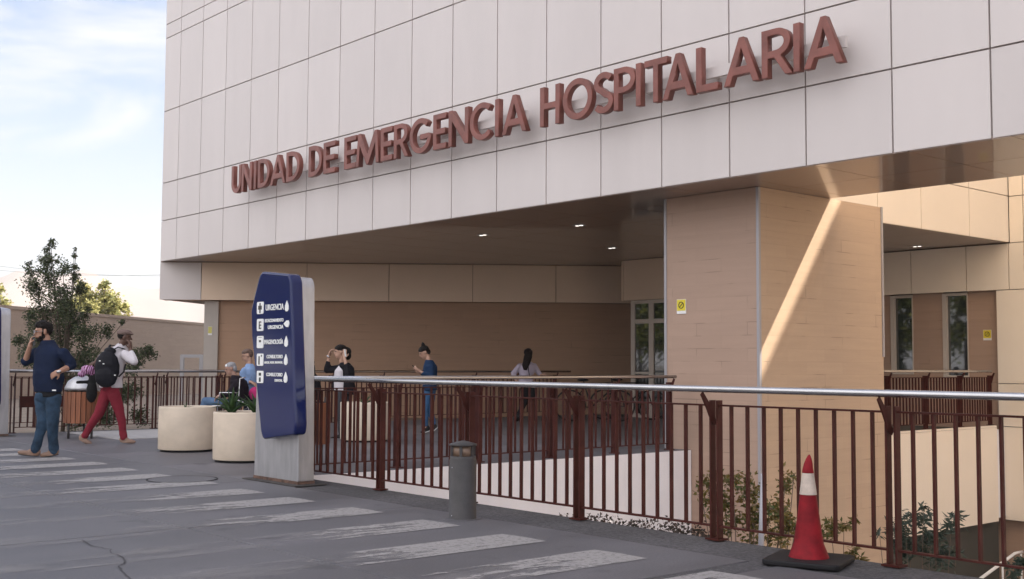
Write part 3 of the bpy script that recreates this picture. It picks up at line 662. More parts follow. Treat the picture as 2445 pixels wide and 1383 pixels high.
def totem(loc, label, full=True):
    """local frame: x along the face (0 = left edge of the post, .89 = right), y depth, z up"""
    t_ = empty('information_totem', loc, label, 'sign totem')
    o = extr(rnd([(0, 0), (.885, 0), (.84, 1.98), (.80, 2.06), (.07, 2.13), (.03, 2.06)], .05), 0.0, .185).build('post', M_steel2, t_, local=True); bevel(o, .008)
    MB().box(-.07, 1.0, -.10, .27, .0, .008).build('base_plate', mat('stained_plate', (.05, .042, .038), .8, var=.4, vscale=12), t_, local=True)
    MB().box(-.004, .889, -.004, .189, .008, .038).build('rusty_foot', mat('rusty_steel', (.13, .075, .055), .8, .2, var=.6, vscale=14), t_, local=True)
    pan = [(.385, .43), (1.0, .505), (1.02, .60), (.885, 2.02), (.84, 2.085), (.30, 2.14), (.24, 2.09), (.085, 1.75), (.11, 1.48), (.34, .50)]
    o = extr(rnd(pan, .035), -.12, .02).build('panel', M_blue, t_, local=True); bevel(o, .022, 3, 50)
    MB().box(.35, .75, -.05, .0, .7, 1.9).build('bracket', M_steel2, t_, local=True)
    if not full: return t_
    Y = -.126
    zs = [1.765, 1.59, 1.415, 1.235, 1.06]
    for i, z in enumerate(zs):
        x0 = .225 + i * .006
        pp = rnd([(x0, z - .062), (x0 + .135, z - .062), (x0 + .135, z + .062), (x0, z + .062)], .02)
        pl = extr(pp, Y, Y + .008).build('pictogram_plate', M_tw, t_, local=True)
        ic = MB(); yy = Y - .002; cx = x0 + .0675
        if i == 0:
            ic.box(cx - .012, cx + .012, yy, Y, z - .055, z + .05); ic.box(cx - .035, cx + .035, yy - .001, Y, z - .018, z + .022)
        elif i == 1: pass
        elif i == 2: ic.box(cx - .02, cx + .02, yy, Y, z - .002, z + .02); ic.box(cx - .035, cx + .035, yy, Y, z + .045, z + .049)
        elif i == 3: ic.box(cx - .03, cx - .005, yy, Y, z - .05, z + .035); ic.box(cx + .02, cx + .04, yy, Y, z + .03, z + .05)
        else: ic.box(cx - .022, cx + .022, yy, Y, z + .012, z + .042); ic.box(cx - .018, cx + .018, yy, Y, z - .05, z - .005)
        if i == 1: text_mesh('E', .11, (cx, yy, z - .04), pl, M_bk, align='CENTER', name='pictogram')
        else: ic.build('pictogram', M_bk, pl, local=True)
        # arrow
        ax = .825; ar = [(0, .055), (.032, .005), (.034, -.035), (.012, -.052), (-.012, -.052), (-.034, -.035), (-.032, .005)]
        if i == 1: ar = [(-v, u) for u, v in ar]
        extr([(ax + u, z + v) for u, v in ar][::-1], Y, Y + .006).build('arrow', M_tw, t_, local=True)
    big = [('URGENCIA', .085, .765, 0, .36, -.03), ('ESTACIONAMIENTO', .045, .765, 1, .37, .025), ('URGENCIA', .052, .765, 1, .31, -.045), ('IMAGENOLOGÍA', .062, .765, 2, .38, -.022),
           ('CONSULTORIO', .048, .765, 3, .32, .015), ('ADOS. NUM. INFANTIL', .030, .765, 3, .37, -.038), ('CONSULTORIO', .048, .765, 4, .32, .01), ('DENTAL', .032, .765, 4, .15, -.042)]
    for s_, sz, x, i, wd, dz in big: text_mesh(s_, sz, (x, Y + .002, zs[i] + dz), t_, M_tw, width=wd)
    return t_
totem((-10.97, 5.98, 0), 'blue direction totem on a grey steel post beside the front railing, listing URGENCIA first')
tt = totem((-20.46, 6.06, 0), 'blue and grey totem cut by the left edge of the picture, beside the far railing', False)

# ================================================================== BOLLARD, CONE, MANHOLE, SIGNS
bo = empty('bollard', (-7.16, 5.72, 0), 'short dark grey bollard light with conical cap on the pavement by the railing', 'bollard')
MB().lathe((0, 0, 0), [(.112, 0), (.112, .006), (.107, .008), (.107, .45), (.101, .462), (.101, .485)], 36).build('body', M_bollard, bo, local=True)
mb = MB(); mb.lathe((0, 0, 0), [(.083, .485), (.083, .565)], 28)
mb.build('lens', mat('amber_lens', (.20, .13, .09), .35, var=.3, vscale=30), bo, local=True)
for k in range(6):
    mb = MB(); a = k * math.pi / 3 + .2; mb.obox((.095 * math.cos(a), .095 * math.sin(a), .525), Vector((math.cos(a), math.sin(a), 0)) * .006, Vector((-math.sin(a), math.cos(a), 0)) * .010, (0, 0, .0399)); mb.build('cage_bar', M_bollard, bo, local=True)
MB().lathe((0, 0, 0), [(.108, .565), (.108, .578), (.06, .592), (.002, .607)], 36).build('cap', M_bollard, bo, local=True)
for z_ in (.40, .03): MB().ell((.0, -.108, z_), (.005, .003, .005)).build('screw', M_trim, bo, local=True)
MB().lathe((0, 0, 0), [(.15, 0), (.15, .004)], 30).build('base_ring', M_conc, bo, local=True)

M_cr = mat('cone_red', (0.20, 0.006, 0.011), .6, spec=.2, var=.35, vscale=9, bump=.05); M_cw = mat('cone_white', (.52, .43, .36), .6, spec=.3, var=.25, vscale=14)
co = empty('traffic_cone', (-4.24, 6.10, 0), 'scuffed red traffic cone with cream band and dented tip beside the front railing', 'traffic cone', rz=R(20))
mb = MB(); mb.prism(rnd([(-.235, -.235), (.235, -.235), (.235, .235), (-.235, .235)], .06), 0.0, .035); bevel(mb.build('base', M_black, co, local=True), .01)
def conep(z): return .112 - .088 * (z / .62) ** .85
mb = MB(); prof = [(.122, .036), (.117, .05), (.106, .08)] + [(conep(z), z) for z in (.12, .18, .25, .32, .38, .415)]; mb.lathe((0, 0, 0), prof, 32, cap=False)
for v in mb.v: v.x -= .03 * (v.z / .6) ** 2 * 0
mb.build('body', M_cr, co, local=True)
mb = MB(); mb.lathe((0, 0, 0), [(conep(z) + .003, z) for z in (.415, .45, .5, .545)], 32, cap=False); mb.build('reflective_band', M_cw, co, local=True)
mb = MB(); mb.lathe((0, 0, 0), [(.036, .542), (.035, .553), (.031, .575)] + [(.026, .603), (.018, .63), (.010, .648), (.003, .658)], 24)
for v in mb.v:
    if v.z > .58: k = (v.z - .58) / .1; v.x += .012 * k; v.y *= 1 - .3 * k
mb.build('tip', M_cr, co, local=True)

mh = MB(); c = ground(435, 1145); 
mh.lathe((c.x, c.y, 0), [(.36, 0), (.36, .005), (.345, .005), (.345, .0)], 40, cap=False); mh.lathe((c.x, c.y, 0), [(.335, 0), (.335, .005)], 40, mi=1)
mh.build('manhole_cover', [M_black, M_conc], origin=(c.x, c.y, 0), label='round concrete manhole cover at the end of a crossing stripe', cat='manhole cover')

def nosmoke(loc, n, label, k=1.0, ym=None):
    """n: outward normal"""
    n = Vector(n).normalized(); u = Vector((0, 0, 1)).cross(n).normalized()
    e = empty('no_smoking_sign', loc, label, 'sign', 'yellow warning plates'); c = Vector(loc)
    MB().obox(c + n * .005, u * .085 * k, n * .005, (0, 0, .105)).build('plate', M_white, e)
    MB().obox(c + n * .0115 + Vector((0, 0, .02)), u * .08 * k, n * .0012, (0, 0, .08)).build('yellow_field', ym or M_yellow, e)
    if ym: return e
    mb = MB(); pts = [c + n * .0145 + u * .045 * math.cos(a) + Vector((0, 0, .02 + .045 * math.sin(a))) for a in [2 * math.pi * k / 20 for k in range(21)]]
    mb.tube(pts, .006, 5); mb.tube([c + n * .0145 + u * -.03 + Vector((0, 0, -.01)), c + n * .0145 + u * .03 + Vector((0, 0, .05))], .006, 5)
    mb.build('symbol', M_bk, e)
nosmoke((-11.07, 12.868, 2.05), (0, -1, 0), 'yellow warning plate on the front face of the stone pillar')
nosmoke((-11.33, 22.458, 1.84), (0, -1, 0), 'yellow warning plate right of the two narrow windows')
pp = c0 + RD * 1.20 + RN * .09 + Vector((0, 0, 1.98)); nosmoke(tuple(pp), RN, 'small faded yellow plate at the left end of the recessed wall', .55, mat('faded_yellow', (.55, .50, .14), .6))

# ================================================================== PLANTERS
def planter(loc, label):
    p = empty('planter', loc, label, 'planter', 'round cream planters')
    MB().lathe((0, 0, 0), [(.345, 0), (.345, .03)], 40).build('base', M_black, p, local=True)
    MB().lathe((0, 0, 0), [(.372, .03), (.378, .04), (.38, .30), (.38, .59), (.376, .605), (.362, .605), (.355, .59), (.35, .50)], 56, cap=False).build('pot', M_planter, p, local=True)
    MB().lathe((0, 0, 0), [(.352, .50), (.352, .535), (.1, .555), (.01, .56)], 30).build('soil', M_soil, p, local=True)
    return p
PA = Vector((-14.97, 7.13, 0)); PB = Vector((-13.0, 6.95, 0)); PC = Vector((-15.22, 10.20, 0))
pa = planter(PA, 'cream cylindrical planter without visible plants, leftmost, left of the aloe planter')
pb = copy_tree(pa); pb.location = PB; pb['label'] = 'cream cylindrical planter full of aloes beside the blue totem'
pc = copy_tree(pa); pc.location = PC; pc['label'] = 'cream cylindrical planter seen through the railing right of the totem'
M_aloe = leaf_mat('aloe_leaf', (0.035, 0.085, 0.03), (0.09, 0.17, 0.05), .45)
def aloe(loc, n, h, seed, label, spread=1.0):
    rn = random.Random(seed); mb = MB()
    for i in range(n):
        a = i * 2.399 + rn.uniform(-.3, .3); tilt = (0.12 + 1.0 * (i / n)) * spread; ln = h * rn.uniform(.75, 1.1); wd = .030 * rn.uniform(.8, 1.2) * (h / .3)
        d = Vector((math.cos(a), math.sin(a), 0)); sd = Vector((-d.y, d.x, 0)); vs = []; K = 7
        for k in range(K + 1):
            u = k / K; tl = tilt * (.5 + .7 * u); p = d * (ln * u * math.sin(tl)) + Vector((0, 0, ln * u * math.cos(tl))); ww = wd * (1 - u ** 1.7) * (1.15 - .3 * abs(u - .2)) + .0005
            up = (-d * math.cos(tl) + Vector((0, 0, math.sin(tl))))
            vs += [p - sd * ww + up * ww * .55, p - up * ww * .25, p + sd * ww + up * ww * .55, p + up * ww * .1]
        mb.add(vs, [(4 * k + j, 4 * k + (j + 1) % 4, 4 * k + 4 + (j + 1) % 4, 4 * k + 4 + j) for k in range(K) for j in range(4)], smooth=True)
    return mb.build('aloe_plant', M_aloe, origin=None, label=label, cat='plant', group='plants in the cream planters'), mb
for (px, dy, h, n, sd_, lb) in ((530, .0, .36, 24, 1, 'larger spiky aloe on the left of the planter beside the totem'), (588, .03, .36, 20, 2, 'spiky aloe against the blue totem, right in its planter')):
    o, _ = aloe(None, n, h, sd_, lb, .95); k = (px - 561) * 14.3 / FPX; o.location = (PB.x + CR.x * k, PB.y + CR.y * k, .54)
o, _ = aloe(None, 14, .22, 5, 'small green succulent in the planter seen through the railing', 1.1); o.location = (PC.x, PC.y, .54)
o, _ = aloe(None, 9, .13, 8, 'low succulent barely showing above the leftmost planter rim', 1.2); o.location = (PA.x - .05, PA.y, .54)

# ================================================================== LITTER BINS
def bin_(loc, label):
    b = empty('litter_bin', loc, label, 'litter bin', 'wooden slatted litter bins')
    mb = MB()
    for k in range(22):
        a = 2 * math.pi * k / 22; d = Vector((math.cos(a), math.sin(a), 0)); mb.obox(d * .265 + Vector((0, 0, .49)), d * .009, Vector((-d.y, d.x, 0)) * .033, (0, 0, .245))
    mb.build('slats', M_wood, b, local=True)
    MB().lathe((0, 0, 0), [(.25, .27), (.25, .74), (.235, .74), (.235, .3)], 30, cap=False).build('liner', M_black, b, local=True)
    MB().lathe((0, 0, 0), [(.27, .76), (.265, .80), (.22, .90), (.12, .97), (.01, .99)], 30).build('dome', M_steel2, b, local=True)
    mb = MB()
    for k in range(3):
        a = k * 2.09 + .5; mb.tube([(math.cos(a) * .2, math.sin(a) * .2, 0), (math.cos(a) * .2, math.sin(a) * .2, .28)], .02); mb.tube([(math.cos(a) * .24, math.sin(a) * .24, .70), (math.cos(a) * .24, math.sin(a) * .24, .80)], .01)
    mb.build('legs', M_bollard, b, local=True)
    return b
q = atd(196, 965, 18.4); b1 = bin_((q.x, q.y, 0), 'orange brown slatted litter bin with grey dome behind the man in red trousers')
q = atd(733, 1000, 13.9); b2 = copy_tree(b1); b2.location = (q.x, q.y, 0); b2['label'] = 'dark slatted litter bin half hidden behind the blue totem, seen through the railing'
for c_ in b2.children:
    if c_.name.startswith('dome'): bpy.data.objects.remove(c_)

# ================================================================== VEGETATION
def leaves(mb, pts, size, rn, asp=.5, droop=0.0):
    for p in pts:
        s_ = size * rn.uniform(.65, 1.3); a = Vector((rn.gauss(0, 1), rn.gauss(0, 1), rn.gauss(0, .7) - droop)).normalized(); r_ = Vector((rn.gauss(0, 1), rn.gauss(0, 1), rn.gauss(0, 1))); b = a.cross(r_)
        if b.length < .1: continue
        b.normalize(); n_ = a.cross(b); p = Vector(p)
        mb.add([p, p + a * s_ * .45 + b * s_ * asp * .5 + n_ * s_ * .06, p + a * s_, p + a * s_ * .45 - b * s_ * asp * .5 + n_ * s_ * .06], [(0, 1, 2, 3)])
def plant(name, loc, label, cat, lm, shape, nl, size, seed, stems=8, trunk_r=.02, group=None, crown='crown', asp=.5, trunkmat=None, droop=0.1):
    """shape(u)-> list of (dx,dy,z,r) clumps relative to loc"""
    rn = random.Random(seed); e = empty(name, loc, label, cat, group); L0 = Vector(loc)
    cl = shape(rn); tm = MB(); lmz = MB()
    tops = []
    zt = max(c[2] for c in cl) * .75
    if 'tree' in name: tm.tube([(0, 0, 0), (.02, .03, zt * .4), (-.03, .0, zt * .7), (.0, .02, zt)], [trunk_r * 1.2, trunk_r, trunk_r * .7, trunk_r * .3], 8)
    for (dx, dy, z, r_) in cl:
        a = Vector((0, 0, 0)); b = Vector((dx, dy, z)); mid = a.lerp(b, .5) + Vector((rn.uniform(-.1, .1), rn.uniform(-.1, .1), .1 * z)) * .5
        if 'tree' in name:
            a = Vector((dx * .10, dy * .1, z * rn.uniform(.25, .45))); mid = a.lerp(b, .5) + Vector((rn.uniform(-.1, .1), rn.uniform(-.1, .1), -.05 * z)) * .5
        tm.tube([a, mid, b, b + Vector((dx * .1, dy * .1, r_ * .5))], [trunk_r * k_ for k_ in ((.30, .24, .16, .05) if 'tree' in name else (.5, .38, .22, .06))], 5)
        for _ in range(max(2, int(6 * r_ / .3))):
            d = Vector((rn.gauss(0, 1), rn.gauss(0, 1), rn.gauss(0, .8) + .3)).normalized() * r_ * rn.uniform(.7, 1.15); tm.tube([b, b + d * .5 + Vector((0, 0, .02)), b + d], [trunk_r * .25, trunk_r * .15, trunk_r * .06], 4)
            tops.append((b, d, r_))
    tot = sum(c[3] ** 2 for c in cl)
    for (b, d, r_) in tops:
        k = max(3, int(nl * (r_ ** 2) / tot / max(2, int(6 * r_ / .3))))
        pts = []
        for _ in range(k):
            u = rn.random() ** .6; pts.append(b + d * u + Vector((rn.gauss(0, 1), rn.gauss(0, 1), rn.gauss(0, 1))) * r_ * .26)
        leaves(lmz, pts, size, rn, asp, droop)
    tm.build('trunk' if 'tree' in name else 'stems', trunkmat or M_bark, e, local=True); lmz.build(crown if 'tree' in name else 'foliage', lm, e, local=True)
    return e
M_lf_dark = leaf_mat('leaf_dark', (0.02, 0.036, 0.016), (0.12, 0.14, 0.06))
M_lf_yel = leaf_mat('leaf_yellow', (0.20, 0.22, 0.08), (0.62, 0.56, 0.24))
M_lf_bush = leaf_mat('leaf_autumn', (0.06, 0.085, 0.018), (0.22, 0.14, 0.035))
M_lf_nan = leaf_mat('leaf_nandina', (0.03, 0.05, 0.035), (0.08, 0.10, 0.07))
M_lf_gc = leaf_mat('leaf_cover', (0.03, 0.03, 0.02), (0.10, 0.06, 0.045))
M_lf_bg = leaf_mat('leaf_street', (0.04, 0.07, 0.015), (0.22, 0.22, 0.05))

def px_shape(base, d, lst):
    """clumps given as measured (px,py,r_px, depth offset)"""
    def f(rn):
        o = []
        for (px, py, rp_, dy) in lst:
            p = atd(px, py, d) + Vector((CF.x, CF.y, 0)) * dy; v = p - Vector(base); o.append((v.x, v.y, v.z, rp_ * d / FPX))
        return o
    return f
d = 22.0; bt = atd(150, 1010, d); bt.z = -.15
lst = [(118, 590, 18, 0), (98, 620, 16, .2), (130, 625, 22, -.1), (172, 612, 9, .1), (176, 640, 10, 0), (178, 665, 16, 0), (120, 575, 6, 0), (182, 596, 5, 0), (70, 632, 8, 0), (112, 660, 30, 0), (65, 648, 20, .2), (160, 650, 24, -.2), (90, 690, 34, .1), (140, 700, 38, -.2), (180, 690, 24, .1),
       (110, 740, 45, .2), (165, 750, 42, -.1), (60, 765, 24, .2), (210, 745, 18, 0), (85, 800, 42, 0), (150, 800, 50, .2), (215, 800, 32, -.2), (48, 815, 20, .1), (120, 850, 48, -.1), (190, 850, 42, .2), (250, 790, 22, .1),
       (245, 860, 34, 0), (300, 850, 30, .2), (345, 845, 22, .1), (330, 880, 26, -.1), (60, 860, 30, .2), (290, 770, 10, .1), (180, 920, 45, 0), (260, 930, 42, .2), (310, 940, 36, 0), (330, 1000, 26, .1), (250, 1000, 40, -.1), (180, 990, 36, .1), (350, 830, 14, 0), (120, 930, 30, .2)]
plant('leafy_tree', bt, 'dark small leaved young tree behind the far railing at the left', 'tree', M_lf_dark, px_shape(bt, d, lst), 25000, .052, 11, trunk_r=.035)
d = 58.0; b0 = atd(250, 900, d); b0.z = -3.2
plant('yellow_tree', b0, 'sunlit yellow green tree behind the tan wall, the wider one', 'tree', M_lf_yel, px_shape(b0, d, [(250, 685, 14, 0), (245, 715, 26, .3), (275, 730, 22, 0), (230, 745, 28, -.3), (268, 758, 24, 0), (295, 740, 14, .3), (250, 770, 30, 0), (290, 770, 18, .3)]), 4300, .17, 4, trunk_r=.10, group='yellowing trees behind the wall', asp=.7)
b0 = atd(196, 900, d); b0.z = -3.2
plant('yellow_tree', b0, 'sunlit yellow green tree partly behind the dark tree', 'tree', M_lf_yel, px_shape(b0, d, [(190, 690, 18, 0), (205, 720, 24, .3), (180, 735, 24, 0), (200, 760, 26, .2)]), 3000, .17, 5, trunk_r=.10, group='yellowing trees behind the wall', asp=.7)
b0 = atd(2, 900, d); b0.z = -3.2
plant('yellow_tree', b0, 'small yellowing treetop at the left edge of the picture', 'tree', M_lf_yel, px_shape(b0, d, [(2, 690, 10, 0), (-8, 705, 18, 0), (5, 730, 14, .2), (-10, 750, 22, 0)]), 1300, .16, 6, trunk_r=.08, group='yellowing trees behind the wall', asp=.7)
# shrubs in the sunken bed in front of the pillar
d = 11.2; bs = atd(1790, 1330, d); bs.z = -3.25
plant('autumn_shrub', bs, 'green and orange tinted shrub in front of the stone pillar behind the railing', 'shrub', M_lf_bush, px_shape(bs, d, [(1750, 1150, 34, 0), (1700, 1170, 30, .2), (1680, 1195, 20, .1), (1790, 1180, 42, 0), (1740, 1215, 46, .2), (1830, 1210, 40, -.1), (1880, 1170, 30, .1), (1885, 1225, 36, .2), (1800, 1260, 48, 0), (1750, 1270, 36, .1), (1860, 1280, 40, 0), (1905, 1270, 24, .1), (1895, 1140, 14, 0), (1700, 1130, 12, 0), (1790, 1330, 60, .1)]), 2600, .058, 21, trunk_r=.02, asp=.45)
d = 10.0; bs = atd(2010, 1350, d); bs.z = -3.25
plant('arching_shrub', bs, 'thin arching green branch right of the traffic cone behind the railing', 'shrub', M_lf_bush, px_shape(bs, d, [(1985, 1265, 22, 0), (2015, 1255, 16, 0), (2045, 1246, 10, 0), (1970, 1285, 16, .1), (2030, 1330, 20, 0), (2060, 1335, 12, 0)]), 420, .06, 23, trunk_r=.012, asp=.4)
d = 8.9; bs = atd(2210, 1350, d); bs.z = -3.25
plant('bamboo_shrub', bs, 'feathery grey green shrub with pointed leaves at the lower right behind the railing', 'shrub', M_lf_nan, px_shape(bs, d, [(2205, 1215, 16, 0), (2160, 1235, 24, 0), (2215, 1245, 30, .1), (2260, 1250, 26, -.1), (2300, 1245, 20, .1), (2125, 1265, 22, 0), (2180, 1280, 36, .1), (2235, 1290, 36, 0), (2160, 1320, 34, .1), (2220, 1330, 40, 0), (2270, 1330, 26, .1), (2100, 1275, 12, 0)]), 1150, .066, 31, trunk_r=.010, asp=.28)
d = 8.4; bs = atd(2440, 1380, d); bs.z = -3.25
plant('bamboo_shrub', bs, 'small dark leafy sprig at the bottom right corner', 'shrub', M_lf_nan, px_shape(bs, d, [(2425, 1360, 16, 0), (2445, 1350, 14, 0)]), 130, .06, 33, trunk_r=.008, asp=.4)
# ground cover hugging the kerb
rn = random.Random(5); mb = MB()
for i in range(3000):
    x = rn.uniform(-6.95, -5.42); y = 6.50 + abs(rn.gauss(0, .14)); hmax = .0 + .05 * (x + 6.95) + .05 * noise.noise(Vector((x * 5, 0, 0)))
    leaves(mb, [(x, y, hmax - .25 * rn.random() ** .6)], .032, rn, .6)
mb.build('ground_cover', M_lf_gc, kind='stuff', label='low dark leafy ground cover creeping along the kerb under the front railing', cat='ground cover')
# pale pole
a = atd(1821, 1131, 10.4); b = atd(1817, 1330, 10.4); mb = MB(); mb.tube([(b.x, b.y, -3.2), (b.x, b.y, -.5), a], [.028, .028, .018], 8)
mb.build('garden_stake', M_trim, origin=(b.x, b.y, -3.2), label='thin pale metal stake standing among the shrub in front of the pillar', cat='pole')
# street trees across the road (seen mirrored in the glass)
def crown_shape(rn): return [(rn.gauss(0, 1.5), rn.gauss(0, 1.5), rn.uniform(2.6, 6.8), rn.uniform(.9, 1.5)) for _ in range(16)]
proto = plant('street_tree', (-36, -19, -.02), 'green street tree across the road mirrored in the glazing', 'tree', M_lf_bg, crown_shape, 4200, .30, 51, trunk_r=.12, group='street trees across the road', asp=.7)
for (x, y) in ((-43, -21), (-50, -19), (-57, -22), (-29, -20), (-50, -13.5), (-38, -14.5)):  # last two are unseen, added so the totem panel has something to mirror
    o = copy_tree(proto); o.location = (x, y, -.02); o.rotation_euler.z = x; o['label'] = 'street tree across the road, %s along the row' % {-43: 'third', -50: 'fourth', -57: 'fifth and farthest', -29: 'first and nearest'}.get(x, 'standing forward of the row') if y < -16 else 'unseen street tree added forward of the row, %s' % ('nearer one' if x > -40 else 'farther one')
MB().box(-90, 40, -40, -14.01, -3.24, -.02).build('road', mat('asphalt', (.06, .06, .062), .85, var=.2, vscale=1), kind='structure')

# ================================================================== PEOPLE
RZ = math.atan2(CR.y, CR.x)      # person frame: x to the photo's right, y away, z up
def remesh(mb, name, m_, parent, voxel=.011, smooth=4, fold=0.0, fscale=9.0, seed=0.0, mats=None):
    me = bpy.data.meshes.new(name); me.from_pydata(mb.v, [], mb.f); me.update()
    o = bpy.data.objects.new('tmp', me); COL.objects.link(o)
    r = o.modifiers.new('r', 'REMESH'); r.mode = 'VOXEL'; r.voxel_size = voxel; r.use_smooth_shade = True
    s_ = o.modifiers.new('s', 'SMOOTH'); s_.iterations = smooth; s_.factor = .5
    dg = bpy.context.evaluated_depsgraph_get(); dg.update()
    m2 = bpy.data.meshes.new_from_object(o.evaluated_get(dg)); bpy.data.objects.remove(o)
    if fold > 0:
        ns = [v.normal.copy() for v in m2.vertices]
        for v, n_ in zip(m2.vertices, ns):
            c = v.co; k = noise.noise(Vector((c.x * fscale, c.y * fscale, c.z * fscale * .75 + seed))) + .5 * noise.noise(Vector((c.x * fscale * 2.3, c.y * fscale * 2.3, c.z * fscale * 1.8 + seed)))
            v.co = c + n_ * (fold * k)
    m2.materials.clear(); m2.materials.append(m_)
    for p in m2.polygons: p.use_smooth = True; p.material_index = 0
    m2.name = name; ob = bpy.data.objects.new(name, m2); COL.objects.link(ob); ob.parent = parent
    return ob
def skin(name, col): return mat(name, col, .5, var=.08, vscale=12, obj=True)
def cloth(name, col, var=.1, rough=.85): return mat(name, col, rough, spec=.12, var=var, vscale=7, bump=.15, bscale=60, obj=True)
def head_frame(c, yaw, pitch):
    F = Vector((math.cos(R(yaw)) * math.cos(R(pitch)), math.sin(R(yaw)) * math.cos(R(pitch)), -math.sin(R(pitch))))
    Lf = Vector((-math.sin(R(yaw)), math.cos(R(yaw)), 0)); U = F.cross(Lf)
    rot = Matrix((F, Lf, U)).transposed()
    return Vector(c), F, Lf, U, rot
def head(mb, hf, neck_to, k=1.0):
    c, F, Lf, U, rot = hf
    mb.ell(c + U * .028 * k - F * .006 * k, (.093 * k, .074 * k, .090 * k), rot)
    mb.ell(c - U * .035 * k + F * .020 * k, (.066 * k, .056 * k, .078 * k), rot)
    mb.ell(c - U * .088 * k + F * .052 * k, (.026 * k, .026 * k, .020 * k), rot)
    mb.cap([tuple(c + F * .080 * k + U * .018 * k) + (.010 * k,), tuple(c + F * .104 * k - U * .022 * k) + (.0125 * k,)], n=8)
    mb.ell(c + F * .080 * k + U * .030 * k, (.014 * k, .045 * k, .010 * k), rot)
    mb.ell(c + F * .086 * k - U * .058 * k, (.011 * k, .024 * k, .010 * k), rot)
    for s_ in (-1, 1): mb.ell(c + Lf * .075 * s_ * k - U * .005 * k - F * .008 * k, (.018 * k, .009 * k, .030 * k), rot)
    mb.cap([tuple(c - U * .06 * k - F * .02 * k) + (.050 * k,), tuple(neck_to) + (.056 * k,)])
def face(parent, hf, k=1.0):
    c, F, Lf, U, rot = hf; mb = MB()
    for s_ in (-1, 1): mb.ell(c + F * .081 * k + Lf * s_ * .031 * k + U * .012 * k, (.010 * k, .015 * k, .008 * k), rot, n=8)
    mb.build('eyes', mat('eye_dark', (.03, .02, .018), .3), parent, local=True)
    mb = MB(); mb.ell(c + F * .0905 * k - U * .057 * k, (.009 * k, .023 * k, .006 * k), rot, n=8); mb.build('mouth', mat('lip', (.28, .09, .08), .5), parent, local=True)
def hand(mb, wrist, d, n_, side=1, curl=.5, k=1.0, spread=1.0):
    """d: direction of the hand, n_: palm normal, thumb on side*cross"""
    w_ = Vector(wrist); d = Vector(d).normalized(); n_ = Vector(n_); n_ = (n_ - d * n_.dot(d)).normalized(); s_ = d.cross(n_) * side
    pc_ = w_ + d * .048 * k; rot = Matrix((d, s_, n_)).transposed()
    mb.ell(pc_, (.052 * k, .042 * k, .017 * k), rot)
    mb.cap([tuple(w_ - d * .02) + (.026 * k,), tuple(w_ + d * .02) + (.026 * k,)])
    for j, (off, ln) in enumerate(((.030, .072), (.010, .082), (-.010, .076), (-.029, .060))):
        b = pc_ + d * .040 * k + s_ * off * k * spread; c1 = curl * 1.0; c2 = curl * 2.1
        p1 = b + (d * math.cos(c1) + n_ * math.sin(c1)) * ln * .5 * k; p2 = p1 + (d * math.cos(c2) + n_ * math.sin(c2)) * ln * .32 * k; p3 = p2 + (d * math.cos(c2 * 1.25) + n_ * math.sin(c2 * 1.25)) * ln * .22 * k
        mb.cap([tuple(b) + (.0095 * k,), tuple(p1) + (.009 * k,), tuple(p2) + (.008 * k,), tuple(p3) + (.007 * k,)], n=8)
    b = w_ + d * .022 * k + s_ * .032 * k; t1 = b + (d * .6 + s_ * .7 + n_ * .3).normalized() * .036 * k; t2 = t1 + (d * .9 + s_ * .25 + n_ * .45 * curl * 2).normalized() * .032 * k
    mb.cap([tuple(b) + (.014 * k,), tuple(t1) + (.011 * k,), tuple(t2) + (.009 * k,)], n=8)
def shoe(parent, heel, toe, m_, r=.042, sole=None, name='shoe'):
    h_, t_ = Vector(heel), Vector(toe); d = (t_ - h_); ln = d.length; d.normalize(); s_ = d.cross(Vector((0, 0, 1))).normalized(); u = s_.cross(d); rot = Matrix((d, s_, u)).transposed()
    mb = MB(); mb.ell(h_ + d * ln * .28 + u * .012, (ln * .33, r * .88, r * 1.05), rot); mb.ell(h_ + d * ln * .68 - u * .006, (ln * .36, r * 1.0, r * .72), rot); mb.ell(h_ + d * ln * .16 + u * .035, (ln * .17, r * .8, r), rot)
    mb.ell(h_ + d * ln * .5 - u * r * .55, (ln * .5, r * .95, r * .3), rot)
    o = remesh(mb, name, m_, parent, .008, 2)
    if sole:
        sb = MB(); sb.ell(h_ + d * ln * .5 - u * r * .72, (ln * .515, r * .98, r * .26), rot); sb.build('sole', sole, o, local=True)
    return o
class Fig:
    def __init__(s, name_label, ax, d, cat='person', group=None):
        s.d = d; s.s = d / FPX; s.ax = ax; g = atd(ax, 870, d); s.loc = Vector((g.x, g.y, 0))
        s.e = empty('person', s.loc, name_label, cat, group, rz=RZ)
    def q(s, px, py, y=0.0, r=None):
        k = (s.d + y) / FPX      # keep the measured place when a joint lies nearer or farther
        x = (px - s.ax) * s.s + (px - 1222) / FPX * y; z = CAMH - (py - hor(px)) * k
        return (x, y, z) if r is None else (x, y, z, r)

M_sk1 = skin('skin_tan', (0.36, 0.19, 0.125)); M_sk2 = skin('skin_dark', (0.11, 0.055, 0.038)); M_sk3 = skin('skin_light', (0.46, 0.27, 0.19)); M_sk4 = skin('skin_old', (0.40, 0.23, 0.17))
M_hairb = mat('hair_black', (0.010, 0.007, 0.006), .55, spec=.15, var=.4, vscale=60, bump=.8, bscale=120, obj=True)
M_phone = mat('phone', (.02, .02, .022), .2)

